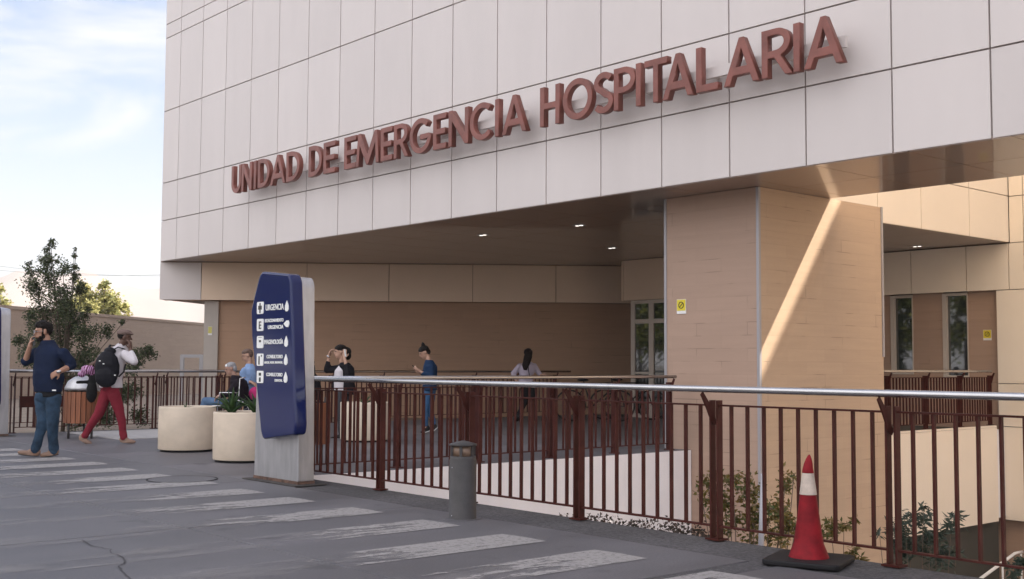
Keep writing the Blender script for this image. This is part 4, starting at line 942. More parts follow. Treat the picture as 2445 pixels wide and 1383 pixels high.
# ---- 1: bearded man on the phone ------------------------------------------------
f = Fig('bearded man in navy sweater and jeans walking left with a phone at his mouth', 100, 14.75); q = f.q; P = f.e
body = MB(); hf = head_frame(q(101, 793, 0), 208, 6); head(body, hf, q(113, 828, .02), 1.04)
body.cap([q(82, 842, .13, .05), q(60, 866, .04, .042), q(71, 824, -.06, .028)]); hand(body, q(71, 824, -.06), (.12, .0, 1), (.9, .35, .1), -1, .75)
body.cap([q(154, 846, -.12, .05), q(172, 873, -.06, .045), q(143, 887, -.26, .030)]); hand(body, q(143, 887, -.26), (-.88, .1, -.45), (.1, 1, -.2), 1, .35)
body.loft([(*q(114, 935, .0), .15, .10, R(-30)), (*q(114, 845, .0), .15, .08, R(-30))])
body.cap([q(100, 940, .06, .07), q(107, 1005, .0, .05), q(90, 1068, -.02, .038)]); body.cap([q(128, 940, -.06, .07), q(130, 1005, -.04, .05), q(132, 1068, .02, .038)])
bo_ = remesh(body, 'body', M_sk1, P, .0065, 3)
face(P, hf, 1.06)
c, F, Lf, U, rot = hf
hr = MB(); hr.ell(c + U * .070 - F * .02, (.105, .092, .060), rot); hr.ell(c + U * .035 - F * .055, (.068, .084, .085), rot); hr.ell(c + U * .100 + F * .005, (.085, .075, .050), rot); hr.ell(c + U * .092 + F * .050, (.048, .062, .034), rot)
for s_ in (-1, 1): hr.ell(c + Lf * .074 * s_ + U * .01 + F * .012, (.014, .007, .04), rot)
remesh(hr, 'hair', M_hairb, P, .008, 2, .006, 40)
bd = MB(); bd.ell(c - U * .092 + F * .040, (.052, .050, .032), rot); bd.ell(c - U * .062 + F * .02, (.060, .066, .035), rot); bd.ell(c - U * .046 + F * .094, (.010, .030, .006), rot)
for s_ in (-1, 1): bd.ell(c - U * .035 + Lf * .062 * s_ + F * .012, (.02, .01, .045), rot)
remesh(bd, 'beard', M_hairb, P, .006, 2, .003, 50)
gl = MB()
for s_ in (-1, 1):
    cc = c + F * .106 + Lf * s_ * .036 + U * .012; gl.tube([cc + Lf * .026 * math.cos(a) + U * .020 * math.sin(a) for a in [2 * math.pi * k / 14 for k in range(15)]], .0025, 5)
    gl.tube([cc + Lf * s_ * .026, c + Lf * s_ * .082 + F * .01 + U * .012], .002, 5)
gl.tube([c + F * .108 + Lf * .01 + U * .015, c + F * .108 - Lf * .01 + U * .015], .0025, 5); gl.build('glasses', M_trim, P, local=True)
M_nav = cloth('navy_wool', (0.010, 0.017, 0.042)); M_jean = cloth('blue_denim', (0.030, 0.055, 0.090), .45)
sw = MB()
sw.loft([(*q(118, 936, 0), .195, .145, R(-28)), (*q(117, 915, 0), .205, .165, R(-28)), (*q(116, 890, 0), .205, .165, R(-30)), (*q(117, 865, 0), .215, .155, R(-32)), (*q(117, 846, .0), .238, .140, R(-33)), (*q(116, 835, .0), .215, .120, R(-33)), (*q(115, 827, .0), .155, .100, R(-33)), (*q(113, 820, .0), .100, .09, 0), (*q(112, 812, .0), .080, .078, 0)])
sw.cap([q(86, 843, .12, .072), q(72, 857, .08, .070), q(61, 864, .04, .058)]); sw.cap([q(151, 844, -.12, .074), q(166, 862, -.09, .066), q(172, 871, -.07, .058), q(163, 877, -.12, .050)])
sw.ell(q(118, 826, .04), (.075, .06, .035)); sw.ell(q(122, 905, -.04), (.17, .14, .15))
remesh(sw, 'sweater', M_nav, P, .010, 4, .010, 7, 3.0)
bl = MB(); bl.loft([(*q(119, 948, 0), .172, .13, R(-28)), (*q(118, 932, 0), .180, .135, R(-28))]); remesh(bl, 'shirt_hem', cloth('black_cotton', (.012, .012, .014)), P, .01, 3)
MB().obox(q(131, 932, -.185), (.026, -.008, 0), (.001, .003, 0), (0, 0, .008)).build('belt_tag', M_tw, P, local=True)
tr = MB(); tr.ell(q(116, 945, 0), (.165, .135, .10)); tr.cap([q(104, 950, .05, .098), q(108, 1005, -.02, .072), q(98, 1045, -.03, .060), q(91, 1072, -.02, .062)]); tr.cap([q(130, 950, -.04, .100), q(131, 1005, -.06, .074), q(131, 1045, -.01, .060), q(134, 1074, .03, .062)])
remesh(tr, 'trousers', M_jean, P, .010, 3, .011, 10, 5.0)
M_tanshoe = mat('tan_leather', (.23, .135, .09), .55, obj=True, var=.1)
shoe(P, q(102, 1082, -.02), q(50, 1077, -.05), M_tanshoe, .045, M_bollard); shoe(P, q(146, 1078, .04), q(102, 1085, .0), M_tanshoe, .045, M_bollard)
MB().tube([q(143, 890, -.26), q(141, 884, -.265)], [.036, .036], 14).build('wristwatch', M_steel, P, local=True)
MB().obox(Vector(q(79, 813, -.07)), (.012, .006, .01), (.003, -.006, 0), (-.008, .0, .07)).build('phone', M_phone, P, local=True)

# ---- 2: man with cap, backpack and red trousers ---------------------------------
f = Fig('man in flat cap and white shirt with black backpack and dark red trousers walking right', 255, 17.2); q = f.q; P = f.e
body = MB(); hf = head_frame(q(296, 806, 0), -8 + 25, 4); head(body, hf, q(287, 835, 0), .98)
body.cap([q(296, 842, -.10, .045), q(318, 862, -.16, .038), q(310, 834, -.10, .028)]); hand(body, q(310, 834, -.10), (-.05, .1, 1), (-.8, .4, 0), 1, .5)
body.cap([q(252, 850, .12, .045), q(240, 850, .15, .036), q(228, 866, .15, .028)]); hand(body, q(228, 866, .15), (-.7, -.1, -.5), (0, 1, 0), 1, 1.0)
body.loft([(*q(264, 915, 0), .14, .11, 0), (*q(275, 840, 0), .15, .10, 0)])
body.cap([q(262, 925, .03, .07), q(238, 985, .0, .05), q(206, 1040, .02, .036)]); body.cap([q(270, 925, -.03, .07), q(290, 985, -.03, .05), q(300, 1042, -.02, .036)])
remesh(body, 'body', M_sk2, P, .0075, 3); face(P, hf)
c, F, Lf, U, rot = hf
hr = MB(); hr.ell(c + U * .03 - F * .035, (.075, .078, .07), rot); remesh(hr, 'hair', M_hairb, P, .009, 2, .003, 40)
cp = MB(); cp.ell(c + U * .072 - F * .008, (.108, .094, .048), rot); cp.ell(c + U * .058 + F * .07, (.055, .07, .018), rot); cp.ell(c + U * .055 - F * .03, (.09, .09, .035), rot)
remesh(cp, 'flat_cap', cloth('cap_tweed', (.17, .12, .105)), P, .008, 3)
M_wsh = cloth('white_shirt', (.60, .56, .58), .05)
sh = MB(); sh.loft([(*q(266, 926, 0), .17, .135, 0), (*q(266, 905, 0), .165, .135, 0), (*q(270, 875, 0), .175, .14, 0), (*q(276, 850, 0), .19, .14, R(10)), (*q(280, 835, 0), .15, .105, R(10)), (*q(286, 826, 0), .072, .07, 0), (*q(288, 821, 0), .062, .062, 0)])
sh.cap([q(298, 846, -.10, .072), q(310, 858, -.15, .064), q(320, 864, -.17, .056), q(318, 852, -.15, .044), q(313, 842, -.12, .038)]); sh.cap([q(256, 846, .11, .07), q(244, 852, .14, .055), q(236, 860, .15, .042)])
remesh(sh, 'shirt', M_wsh, P, .010, 3, .009, 9, 1.0)
M_redt = cloth('red_trousers', (.20, .022, .035), .15)
tr = MB(); tr.ell(q(265, 922, 0), (.155, .14, .09)); tr.cap([q(260, 930, .03, .100), q(240, 985, .0, .075), q(222, 1015, .01, .058), q(207, 1040, .02, .052)]); tr.cap([q(270, 930, -.03, .100), q(289, 985, -.03, .072), q(296, 1015, -.03, .058), q(300, 1044, -.02, .054)])
remesh(tr, 'trousers', M_redt, P, .010, 3, .009, 10, 2.0)
M_sue = mat('beige_suede', (.26, .165, .12), .8, obj=True, var=.1)
shoe(P, q(194, 1043, .02), q(224, 1058, .02), M_sue, .045); shoe(P, q(291, 1050, -.02), q(328, 1053, -.02), M_sue, .045)
bp = MB(); bp.ell(q(256, 880, -.19), (.185, .115, .26)); bp.ell(q(254, 900, -.25), (.16, .09, .16)); bp.ell(q(262, 838, -.14), (.09, .07, .06))
bpo = remesh(bp, 'backpack', cloth('black_nylon', (.010, .010, .014), .1, .6), P, .011, 3, .008, 8, 4.0)
st_ = MB(); st_.tube([q(268, 836, -.17), q(281, 829, -.13), q(297, 834, -.08), q(303, 850, -.02)], .022, 8, flat=.4); st_.tube([q(257, 838, -.14), q(262, 824, -.05), q(272, 826, .05)], .02, 8, flat=.4); st_.tube([q(284, 900, -.14), q(296, 888, -.10), q(300, 870, -.02)], .012, 6)
st_.build('strap', MATS['black_nylon'], bpo, local=True)
mk = MB()
for (px, py, y) in ((238, 862, -.285), (247, 869, -.31), (275, 896, -.31)): mk.obox(q(px, py, y), (.011, 0, 0), (0, .004, 0), (0, .0, .007))
mk.build('buckle', M_tw, bpo, local=True)
# bundle carried in the other hand
bag = MB(); bag.ell(q(208, 884, .10), (.095, .07, .07)); bag.ell(q(197, 893, .10), (.06, .06, .05)); bag.ell(q(220, 886, .12), (.04, .05, .085))
mtb = bpy.data.materials.new('striped_purple'); mtb.use_nodes = True; t = mtb.node_tree; wv_ = N(t, 'ShaderNodeTexWave', Scale=11.0, Distortion=7.0); tcn = N(t, 'ShaderNodeTexCoord'); rr_ = N(t, 'ShaderNodeValToRGB')
rr_.color_ramp.elements[0].color = (.10, .012, .045, 1); rr_.color_ramp.elements[1].color = (.55, .28, .50, 1); rr_.color_ramp.elements[0].position = .4; rr_.color_ramp.elements[1].position = .7
t.links.new(tcn.outputs['Object'], wv_.inputs[0]); t.links.new(wv_.outputs['Fac'], rr_.inputs[0]); t.links.new(rr_.outputs[0], t.nodes['Principled BSDF'].inputs['Base Color'])
o = remesh(bag, 'scarf_bundle', mtb, None, .010, 3, .012, 12, 1.0); o.location = f.loc; o.rotation_euler.z = RZ; tag(o, 'purple and white striped cloth bundle above the slatted bin beside the backpack', 'bundle')
bag = MB(); bag.ell(q(221, 935, .10), (.085, .07, .17)); bag.ell(q(222, 908, .10), (.06, .05, .08)); bag.tube([q(212, 900, .10), q(224, 868, .13), q(228, 900, .12)], .012, 6); bag.cap([q(186, 913, .10, .024), q(225, 912, .10, .03)])
o = remesh(bag, 'shoulder_bag', cloth('black_canvas', (.012, .012, .013)), None, .010, 3, .008, 10); o.location = f.loc; o.rotation_euler.z = RZ; tag(o, 'black soft bag hanging behind the legs of the man in red trousers', 'bag')

# ---- 3: seated old man in a wheelchair -------------------------------------------
f = Fig('grey haired old man in dark jacket and jeans sitting in a wheelchair', 545, 20.6); q = f.q; P = f.e
M_grey = mat('hair_grey', (.33, .32, .33), .7, var=.3, vscale=50, bump=.5, obj=True)
body = MB(); hf = head_frame(q(551, 881, 0), 200, 14); head(body, hf, q(563, 905, .02))
body.cap([q(568, 915, -.12, .05), q(548, 940, -.18, .04), q(528, 944, -.16, .028)]); hand(body, q(528, 944, -.16), (-.8, 0, -.5), (.2, 0, -1), 1, .5)
body.cap([q(568, 912, .12, .05), q(545, 940, .16, .04), q(524, 946, .12, .028)]); hand(body, q(524, 946, .12), (-.8, 0, -.5), (.2, 0, -1), -1, .5)
body.loft([(*q(575, 960, 0), .10, .13, 0), (*q(566, 912, 0), .09, .13, 0)])
for y in (-.10, .10): body.cap([q(566, 965, y, .08), q(492, 958, y, .055), q(482, 1010, y, .038)])
remesh(body, 'body', M_sk4, P, .010, 3); face(P, hf)
c, F, Lf, U, rot = hf; hr = MB(); hr.ell(c + U * .062 - F * .014, (.093, .084, .058), rot); hr.ell(c - F * .06 + U * .0, (.05, .078, .075), rot); remesh(hr, 'hair', M_grey, P, .009, 2, .006, 35)
MB().ell(c + F * .055 + U * .07, (.03, .05, .028), rot).build('head_bandage', M_tw, P, local=True)
jk = MB(); jk.loft([(*q(573, 968, 0), .155, .17, 0), (*q(573, 945, 0), .16, .185, 0), (*q(573, 924, 0), .155, .20, 0), (*q(570, 910, 0), .14, .20, 0), (*q(566, 902, 0), .10, .14, 0), (*q(563, 896, 0), .07, .08, 0)])
jk.cap([q(569, 915, -.15, .078), q(549, 940, -.18, .062), q(534, 943, -.17, .048)]); jk.cap([q(569, 915, .15, .078), q(549, 940, .18, .062), q(532, 945, .15, .048)])
remesh(jk, 'jacket', cloth('dark_jacket', (.018, .013, .018)), P, .011, 3, .009, 8)
tr = MB()
for y in (-.10, .10): tr.cap([q(568, 966, y, .09), q(492, 958, y, .075), q(482, 1006, y, .055)])
remesh(tr, 'trousers', cloth('pale_denim', (.10, .16, .26), .2), P, .011, 3, .007, 9)
for y in (-.10, .10): shoe(P, q(488, 1016, y), q(455, 1018, y), M_black, .042)
# wheelchair
L_ = f.loc
wc = empty('wheelchair', L_, 'wheelchair under the grey haired man, mostly behind the planters', 'wheelchair', rz=RZ)
def torus(mb, c, R_, r_, axis='y', n=28, k=6): mb.tube([(c[0] + R_ * math.cos(2 * math.pi * i / n), c[1], c[2] + R_ * math.sin(2 * math.pi * i / n)) for i in range(n + 1)], r_, k)
x0 = q(575, 870, 0)[0]
for y in (-.27, .27):
    m_ = MB(); torus(m_, (x0, y, .31), .29, .018); o = m_.build('wheel', M_black, wc, local=True)
    m_ = MB(); torus(m_, (x0, y * 1.1, .31), .24, .008)
    for k in range(12): a = k * math.pi / 6; m_.tube([(x0, y, .31), (x0 + .28 * math.cos(a), y, .31 + .28 * math.sin(a))], .003, 4)
    m_.build('rim', M_steel, o, local=True)
    m_ = MB(); torus(m_, (x0 - .45, y * .9, .085), .07, .015, n=16); m_.build('caster', M_black, wc, local=True)
fr = MB()
for y in (-.24, .24):
    fr.tube([(x0 + .14, y, .95), (x0 + .05, y, .93), (x0 + .03, y, .45), (x0 - .43, y, .45), (x0 - .50, y, .15)], .013, 8); fr.tube([(x0 + .03, y, .68), (x0 - .30, y, .68), (x0 - .33, y, .45)], .013, 8); fr.tube([(x0 - .45, y * .95, .45), (x0 - .45, y * .95, .10)], .012, 8)
fr.build('frame', M_steel, wc, local=True)
MB().box(x0 - .42, x0 + .03, -.23, .23, .43, .465).build('seat', M_black, wc, local=True); MB().box(x0 + .01, x0 + .04, -.23, .23, .5, .9).build('backrest', M_black, wc, local=True)
MB().box(x0 - .66, x0 - .48, -.2, .2, .10, .12).build('footrest', M_bollard, wc, local=True)
# pink bag on the handle
bag = MB(); bag.ell(q(612, 940, .0), (.13, .09, .12)); o = remesh(bag, 'pink_bag', cloth('pink_fabric', (.48, .04, .16)), None, .011, 3, .010, 10); o.location = L_; o.rotation_euler.z = RZ; tag(o, 'bright pink bag hanging behind the wheelchair', 'bag')

# ---- 4: carer in blue scrubs ------------------------------------------------------
f = Fig('woman in light blue tunic pushing the wheelchair, partly behind the totem', 597, 21.0); q = f.q; P = f.e
body = MB(); hf = head_frame(q(590, 849, 0), 195, 16); head(body, hf, q(596, 877, .02))
body.cap([q(584, 890, -.13, .036), q(584, 912, -.17, .038), q(602, 913, -.20, .026)]); hand(body, q(602, 913, -.20), (.5, -.2, -.3), (0, .3, -1), 1, .7)
body.cap([q(618, 888, .14, .045), q(618, 914, .10, .038), q(598, 922, .06, .026)]); hand(body, q(598, 922, .06), (-.8, -.1, -.3), (0, 0, -1), 1, .7)
body.loft([(*q(598, 945, 0), .09, .13, 0), (*q(597, 892, 0), .09, .12, 0)])
for y, x in ((-.07, 594), (.07, 604)): body.cap([q(x, 940, y, .07), q(x, 985, y, .05), q(x, 1020, y, .035)])
remesh(body, 'body', M_sk3, P, .010, 3); face(P, hf)
c, F, Lf, U, rot = hf; hr = MB(); hr.ell(c + U * .064 - F * .008, (.096, .084, .058), rot); hr.ell(c - F * .055 + U * .02, (.058, .080, .075), rot); remesh(hr, 'hair', mat('hair_brown', (.12, .07, .05), .6, var=.3, vscale=40, bump=.5, obj=True), P, .009, 2, .004, 35)
gl = MB(); gl.tube([c + F * .10 + Lf * .05, c + F * .108, c + F * .10 - Lf * .05], .004, 5); gl.build('glasses', M_black, P, local=True)
tn = MB(); tn.loft([(*q(600, 938, 0), .155, .18, 0), (*q(599, 915, 0), .145, .165, 0), (*q(598, 893, 0), .15, .19, 0), (*q(598, 882, 0), .12, .18, 0), (*q(597, 875, 0), .09, .13, 0), (*q(596, 869, 0), .066, .07, 0)])
tn.cap([q(585, 886, -.13, .07), q(581, 892, -.13, .066), q(583, 908, -.17, .054), q(592, 913, -.19, .042)]); tn.cap([q(616, 890, .12, .066), q(618, 908, .11, .054)])
remesh(tn, 'tunic', cloth('blue_scrubs', (.24, .35, .56), .08), P, .011, 3, .008, 9)
tr = MB(); tr.ell(q(600, 940, 0), (.16, .13, .09))
for y, x in ((-.07, 594), (.07, 604)): tr.cap([q(x, 945, y, .09), q(x, 985, y, .068), q(x, 1018, y, .052)]); shoe(P, q(x + 3, 1026, y), q(x - 26, 1027, y), M_tw, .042)
remesh(tr, 'trousers', M_nav, P, .011, 3, .007, 9)

# ---- 5: person almost hidden behind the totem ----------------------------------------
f = Fig('person in black jacket sitting just right of the blue totem, mostly hidden by it', 742, 19.0); q = f.q; P = f.e
body = MB(); hf = head_frame(q(733, 872, 0), 185, 5); head(body, hf, q(738, 892, .02))
body.loft([(*q(742, 945, 0), .10, .13, 0), (*q(741, 905, 0), .09, .12, 0)])
for y in (-.1, .1): body.cap([q(742, 948, y, .07), q(690, 945, y, .055), q(688, 1000, y, .04)]); body.cap([q(742, 905, y * 1.5, .045), q(732, 930, y * 1.7, .04), q(712, 940, y * 1.2, .028)])
hand(body, q(712, 940, -.12), (-1, 0, -.2), (0, 0, -1), 1, .4); hand(body, q(712, 940, .12), (-1, 0, -.2), (0, 0, -1), -1, .4)
remesh(body, 'body', M_sk1, P, .011, 3); c, F, Lf, U, rot = hf
hr = MB(); hr.ell(c + U * .04 - F * .03, (.10, .09, .08), rot); hr.ell(c - F * .07 - U * .06, (.06, .085, .12), rot); remesh(hr, 'hair', M_hairb, P, .010, 2, .005, 30)
jk = MB(); jk.loft([(*q(744, 955, 0), .15, .17, 0), (*q(745, 925, 0), .155, .19, 0), (*q(744, 903, 0), .14, .19, 0), (*q(741, 893, 0), .10, .13, 0), (*q(739, 886, 0), .07, .08, 0)])
for y in (-.15, .15): jk.cap([q(743, 903, y, .072), q(733, 930, y * 1.1, .06), q(718, 938, y * .85, .045)])
remesh(jk, 'jacket', cloth('black_jacket', (.012, .011, .014)), P, .012, 3, .008, 9)
tr = MB()
for y in (-.1, .1): tr.cap([q(744, 950, y, .095), q(692, 947, y, .075), q(689, 992, y, .055)]); shoe(P, q(693, 1010, y), q(660, 1012, y), M_black, .042)
remesh(tr, 'trousers', cloth('teal_cloth', (.05, .11, .10)), P, .012, 3, .006, 9)
bn = empty('bench', f.loc, 'low grey bench behind the blue totem under the seated person', 'bench', rz=RZ)
MB().box(-.45, .28, -.2, .2, .42, .47).build('seat', M_plaster, bn, local=True)
for x in (-.35, .2): MB().box(x - .05, x + .05, -.18, .18, 0, .419).build('leg', M_plaster, bn, local=True)

# ---- 6: woman in black jacket, both hands raised ---------------------------------
f = Fig('woman in open black jacket and white top, one hand raised, phone at her ear', 822, 18.9); q = f.q; P = f.e
body = MB(); hf = head_frame(q(812, 841, 0), 196, 2); head(body, hf, q(818, 868, .02), .97)
body.cap([q(808, 880, .12, .034), q(782, 882, .10, .036), q(785, 851, .06, .024)]); hand(body, q(785, 851, .06), (.25, -.1, 1), (.8, -.1, 0), 1, .6)
body.cap([q(834, 884, -.12, .034), q(832, 892, -.20, .038), q(822, 854, -.15, .025)]); hand(body, q(822, 854, -.15), (.05, .1, 1), (-.3, 1, 0), -1, .5)
body.loft([(*q(822, 945, 0), .09, .12, 0), (*q(821, 885, 0), .09, .12, 0)])
for y, x in ((-.07, 815), (.07, 828)): body.cap([q(x, 935, y, .07), q(x, 985, y, .05), q(x + 3, 1038, y, .035)])
remesh(body, 'body', M_sk3, P, .009, 3); face(P, hf, .97)
c, F, Lf, U, rot = hf; hr = MB(); hr.ell(c + U * .060 - F * .010, (.100, .090, .066), rot); hr.ell(c - F * .095 + U * .0, (.085, .085, .085), rot); hr.ell(c - F * .12 - U * .06, (.06, .07, .07), rot); remesh(hr, 'hair', M_hairb, P, .009, 2, .007, 25)
wt = MB(); wt.loft([(*q(816, 935, -.02), .115, .13, 0), (*q(814, 905, -.02), .115, .13, 0), (*q(815, 885, -.02), .105, .13, 0), (*q(818, 873, -.0), .06, .08, 0)]); remesh(wt, 'top', M_wsh, P, .011, 3, .004, 9)
jk = MB(); jk.loft([(*q(832, 942, .02), .135, .19, R(12)), (*q(830, 908, .02), .12, .17, R(12)), (*q(829, 886, .02), .12, .195, R(12)), (*q(826, 874, .01), .11, .18, 0), (*q(823, 866, .0), .072, .09, 0)]); jk.cap([q(818, 876, .12, .06), q(808, 880, .13, .062)]); 
jk.cap([q(808, 880, .13, .062), q(782, 884, .11, .058), q(783, 866, .08, .042)]); jk.cap([q(836, 882, -.12, .066), q(833, 893, -.20, .055), q(827, 872, -.17, .042)]); jk.cap([q(800, 925, .06, .05), q(806, 895, .07, .05)])
remesh(jk, 'jacket', MATS['black_jacket'], P, .011, 3, .008, 9)
tr = MB(); tr.ell(q(822, 935, 0), (.155, .13, .09))
for y, x in ((-.07, 815), (.07, 828)): tr.cap([q(x, 940, y, .09), q(x, 985, y, .066), q(x + 3, 1034, y, .05)]); shoe(P, q(x + 7, 1044, y), q(x - 24, 1046, y), M_black, .042)
remesh(tr, 'trousers', cloth('grey_trousers', (.05, .05, .055)), P, .011, 3, .007, 9)
MB().obox(q(824, 843, -.16), (.008, .012, 0), (.004, -.003, 0), (-.01, 0, .06)).build('phone', M_tw, P, local=True)
MB().tube([q(783, 853, .06), q(785, 850, .06)], [.032, .032], 10).build('bracelet', M_steel, P, local=True)

# ---- 7: woman looking at her phone -------------------------------------------------
f = Fig('woman with hair bun, dark blue jacket and jeans looking down at her phone', 1026, 20.2); q = f.q; P = f.e
body = MB(); hf = head_frame(q(1013, 842, 0), 198, 26); head(body, hf, q(1024, 864, .02), .97)
body.cap([q(1028, 880, -.12, .034), q(1030, 900, -.14, .036), q(1005, 888, -.14, .024)]); hand(body, q(1005, 888, -.14), (-.8, 0, .45), (.1, .6, .6), 1, .5)
body.cap([q(1022, 880, .12, .034), q(1018, 898, .12, .036), q(1002, 888, .0, .024)]); hand(body, q(1002, 888, .0), (-.8, -.3, .4), (.1, -.6, .6), -1, .5)
body.loft([(*q(1026, 925, 0), .09, .12, 0), (*q(1026, 880, 0), .09, .12, 0)])
body.cap([q(1020, 925, -.06, .07), q(1016, 975, -.07, .05), q(1017, 1020, -.05, .035)]); body.cap([q(1030, 925, .06, .07), q(1026, 975, .03, .05), q(1036, 1015, .06, .035)])
remesh(body, 'body', M_sk3, P, .009, 3); face(P, hf, .97)
c, F, Lf, U, rot = hf; hr = MB(); hr.ell(c + U * .060 - F * .008, (.096, .084, .060), rot); hr.ell(c + U * .02 - F * .045, (.06, .08, .07), rot); hr.ell(c - F * .06, (.05, .074, .07), rot); hr.ell(c + U * .130 - F * .035, (.036, .036, .034), rot); hr.ell(c + U * .155 - F * .04, (.018, .018, .03), rot); remesh(hr, 'hair', M_hairb, P, .009, 2, .004, 30)
M_bj = cloth('blue_jacket', (.014, .032, .075))
jk = MB(); jk.loft([(*q(1027, 932, 0), .135, .17, 0), (*q(1027, 908, 0), .12, .155, 0), (*q(1027, 887, 0), .13, .175, 0), (*q(1027, 875, 0), .12, .175, 0), (*q(1026, 867, 0), .09, .12, 0), (*q(1025, 860, 0), .068, .07, 0)])
jk.cap([q(1029, 877, -.12, .066), q(1031, 900, -.15, .054), q(1012, 893, -.15, .040)]); jk.cap([q(1022, 875, .12, .064), q(1018, 897, .12, .052), q(1008, 891, .04, .040)])
remesh(jk, 'jacket', M_bj, P, .010, 3, .008, 10)
tr = MB(); tr.ell(q(1027, 925, 0), (.13, .15, .09)); tr.cap([q(1021, 930, -.05, .088), q(1016, 975, -.07, .062), q(1017, 1014, -.05, .046)]); tr.cap([q(1031, 930, .06, .088), q(1027, 975, .03, .062), q(1036, 1010, .06, .046)])
remesh(tr, 'trousers', cloth('denim_blue', (.05, .12, .24), .25), P, .010, 3, .007, 10)
shoe(P, q(1028, 1023, -.05), q(1006, 1031, -.06), M_black, .042, M_tw); shoe(P, q(1044, 1016, .06), q(1028, 1030, .05), M_black, .042, M_tw)
MB().obox(q(989, 877, -.08), (-.03, 0, .035), (0, .03, 0), (.004, 0, .004)).build('phone', M_phone, P, local=True)

# ---- 8: woman walking away ---------------------------------------------------------
f = Fig('woman with long dark hair and pale long sleeved shirt walking away towards the entrance', 1260, 23.6); q = f.q; P = f.e
body = MB(); hf = head_frame(q(1262, 846, 0), 60, 4); head(body, hf, q(1260, 868, .0), .97)
body.cap([q(1240, 874, -.02, .042), q(1225, 893, -.03, .036), q(1234, 912, -.05, .024)]); hand(body, q(1234, 912, -.05), (.4, -.1, -1), (0, 1, 0), 1, .5)
body.cap([q(1276, 874, .02, .042), q(1286, 892, .03, .036), q(1294, 896, -.02, .024)]); hand(body, q(1294, 896, -.02), (.8, .1, -.2), (0, 1, 0), 1, .5)
body.loft([(*q(1258, 920, 0), .14, .11, 0), (*q(1258, 870, 0), .16, .10, 0)])
body.cap([q(1252, 920, 0, .07), q(1253, 960, .05, .05), q(1238, 990, -.14, .035)]); body.cap([q(1266, 920, 0, .07), q(1276, 960, .02, .05), q(1277, 1002, -.02, .035)])
remesh(body, 'body', M_sk3, P, .010, 3)
c, F, Lf, U, rot = hf; hr = MB(); hr.ell(c + U * .035 - F * .02, (.100, .090, .085), rot); hr.loft([(*q(1254, 884, -.13), .035, .03, 0), (*q(1255, 872, -.13), .075, .045, 0), (*q(1260, 856, -.09), .085, .06, 0), (*q(1262, 842, -.05), .08, .07, 0)]); remesh(hr, 'hair', mat('hair_darkbrown', (.014, .008, .007), .6, spec=.12, var=.4, vscale=50, bump=.6, obj=True), P, .009, 2, .007, 25)
sh = MB(); sh.loft([(*q(1256, 914, 0), .16, .125, 0), (*q(1257, 898, 0), .145, .12, 0), (*q(1258, 882, 0), .175, .13, 0), (*q(1259, 873, 0), .17, .11, 0), (*q(1260, 867, 0), .11, .08, 0), (*q(1260, 862, 0), .06, .06, 0)])
sh.cap([q(1241, 875, -.02, .064), q(1226, 892, -.03, .054), q(1232, 905, -.04, .038)]); sh.cap([q(1276, 875, .02, .064), q(1286, 890, .03, .050), q(1291, 895, .0, .036)])
remesh(sh, 'shirt', cloth('lilac_shirt', (.42, .36, .43), .06), P, .011, 3, .008, 9)
tr = MB(); tr.ell(q(1259, 916, 0), (.155, .13, .09)); tr.cap([q(1252, 922, 0, .09), q(1253, 960, .05, .064), q(1240, 987, -.12, .048)]); tr.cap([q(1266, 922, 0, .09), q(1275, 960, .02, .064), q(1277, 1002, -.02, .046)])
remesh(tr, 'trousers', MATS['black_cotton'], P, .011, 3, .005, 9)
shoe(P, q(1239, 992, -.20), q(1235, 1004, -.06), M_black, .042); shoe(P, q(1275, 1010, -.06), q(1281, 1011, .14), M_tanshoe, .042)
MB().tube([q(1261, 868, -.14), q(1262, 885, -.165), q(1266, 905, -.15)], .008, 5).build('bag_strap', M_black, P, local=True)

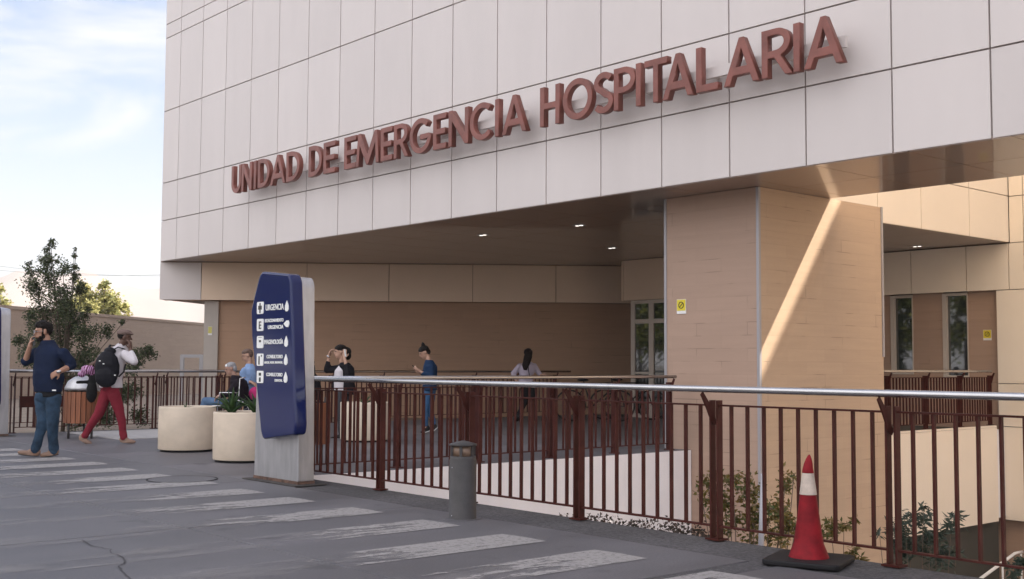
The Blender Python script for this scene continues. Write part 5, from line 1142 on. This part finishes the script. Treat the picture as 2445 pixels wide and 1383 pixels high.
# ================================================================== BICYCLES by the far railing
def bicycle(loc, rz, label):
    b = empty('bicycle', loc, label, 'bicycle', 'bicycles parked by the entrance', rz=rz)
    for x in (-.52, .52):
        m_ = MB(); torus(m_, (x, 0, .34), .32, .02); o = m_.build('wheel', M_black, b, local=True)
        m_ = MB()
        for k in range(14): a = k * math.pi / 7; m_.tube([(x, 0, .34), (x + .31 * math.cos(a), 0, .34 + .31 * math.sin(a))], .002, 3)
        m_.build('spokes', M_steel, o, local=True)
    m_ = MB(); bb = (-.08, 0, .30); seat = (-.22, 0, .80); hd = (.36, 0, .82)
    m_.tube([bb, seat], .016); m_.tube([seat, hd], .016); m_.tube([bb, (.39, 0, .72)], .018); m_.tube([(-.52, 0, .34), bb], .011); m_.tube([(-.52, 0, .34), (-.2, 0, .74)], .010); m_.tube([(.52, 0, .34), (.40, 0, .70), (.35, 0, .92)], .014)
    m_.build('frame', M_black, b, local=True)
    MB().ell((-.25, 0, .88), (.13, .06, .03)).tube([seat, (-.24, 0, .87)], .012).build('saddle', M_black, b, local=True)
    MB().tube([(.33, -.28, .98), (.35, -.1, .95), (.35, .1, .95), (.33, .28, .98)], .013).build('handlebar', M_black, b, local=True)
    return b
q0 = atd(1420, 960, 24.6); bk = bicycle((q0.x, q0.y, 0), RZ, 'dark bicycle standing left of the entrance door, the left one')
b2_ = copy_tree(bk); q0 = atd(1500, 960, 25.4); b2_.location = (q0.x, q0.y, 0); b2_['label'] = 'dark bicycle closest to the entrance door'

# ================================================================== HAZE (valley air in front of the hills)
hz = MB().box(-2600, 2600, -2600, 2600, -4.3, 260).build('haze', None, kind='stuff', label='thin pale valley haze that fades the distant hills', cat='haze')
mt = bpy.data.materials.new('haze_air'); mt.use_nodes = True; t = mt.node_tree; t.nodes.clear()
vo = N(t, 'ShaderNodeVolumePrincipled'); vo.inputs['Color'].default_value = (0.93, 0.90, 0.92, 1); vo.inputs['Density'].default_value = 0.00055; vo.inputs['Anisotropy'].default_value = 0.2
om = N(t, 'ShaderNodeOutputMaterial'); t.links.new(vo.outputs[0], om.inputs['Volume'])
hz.data.materials.clear(); hz.data.materials.append(mt)
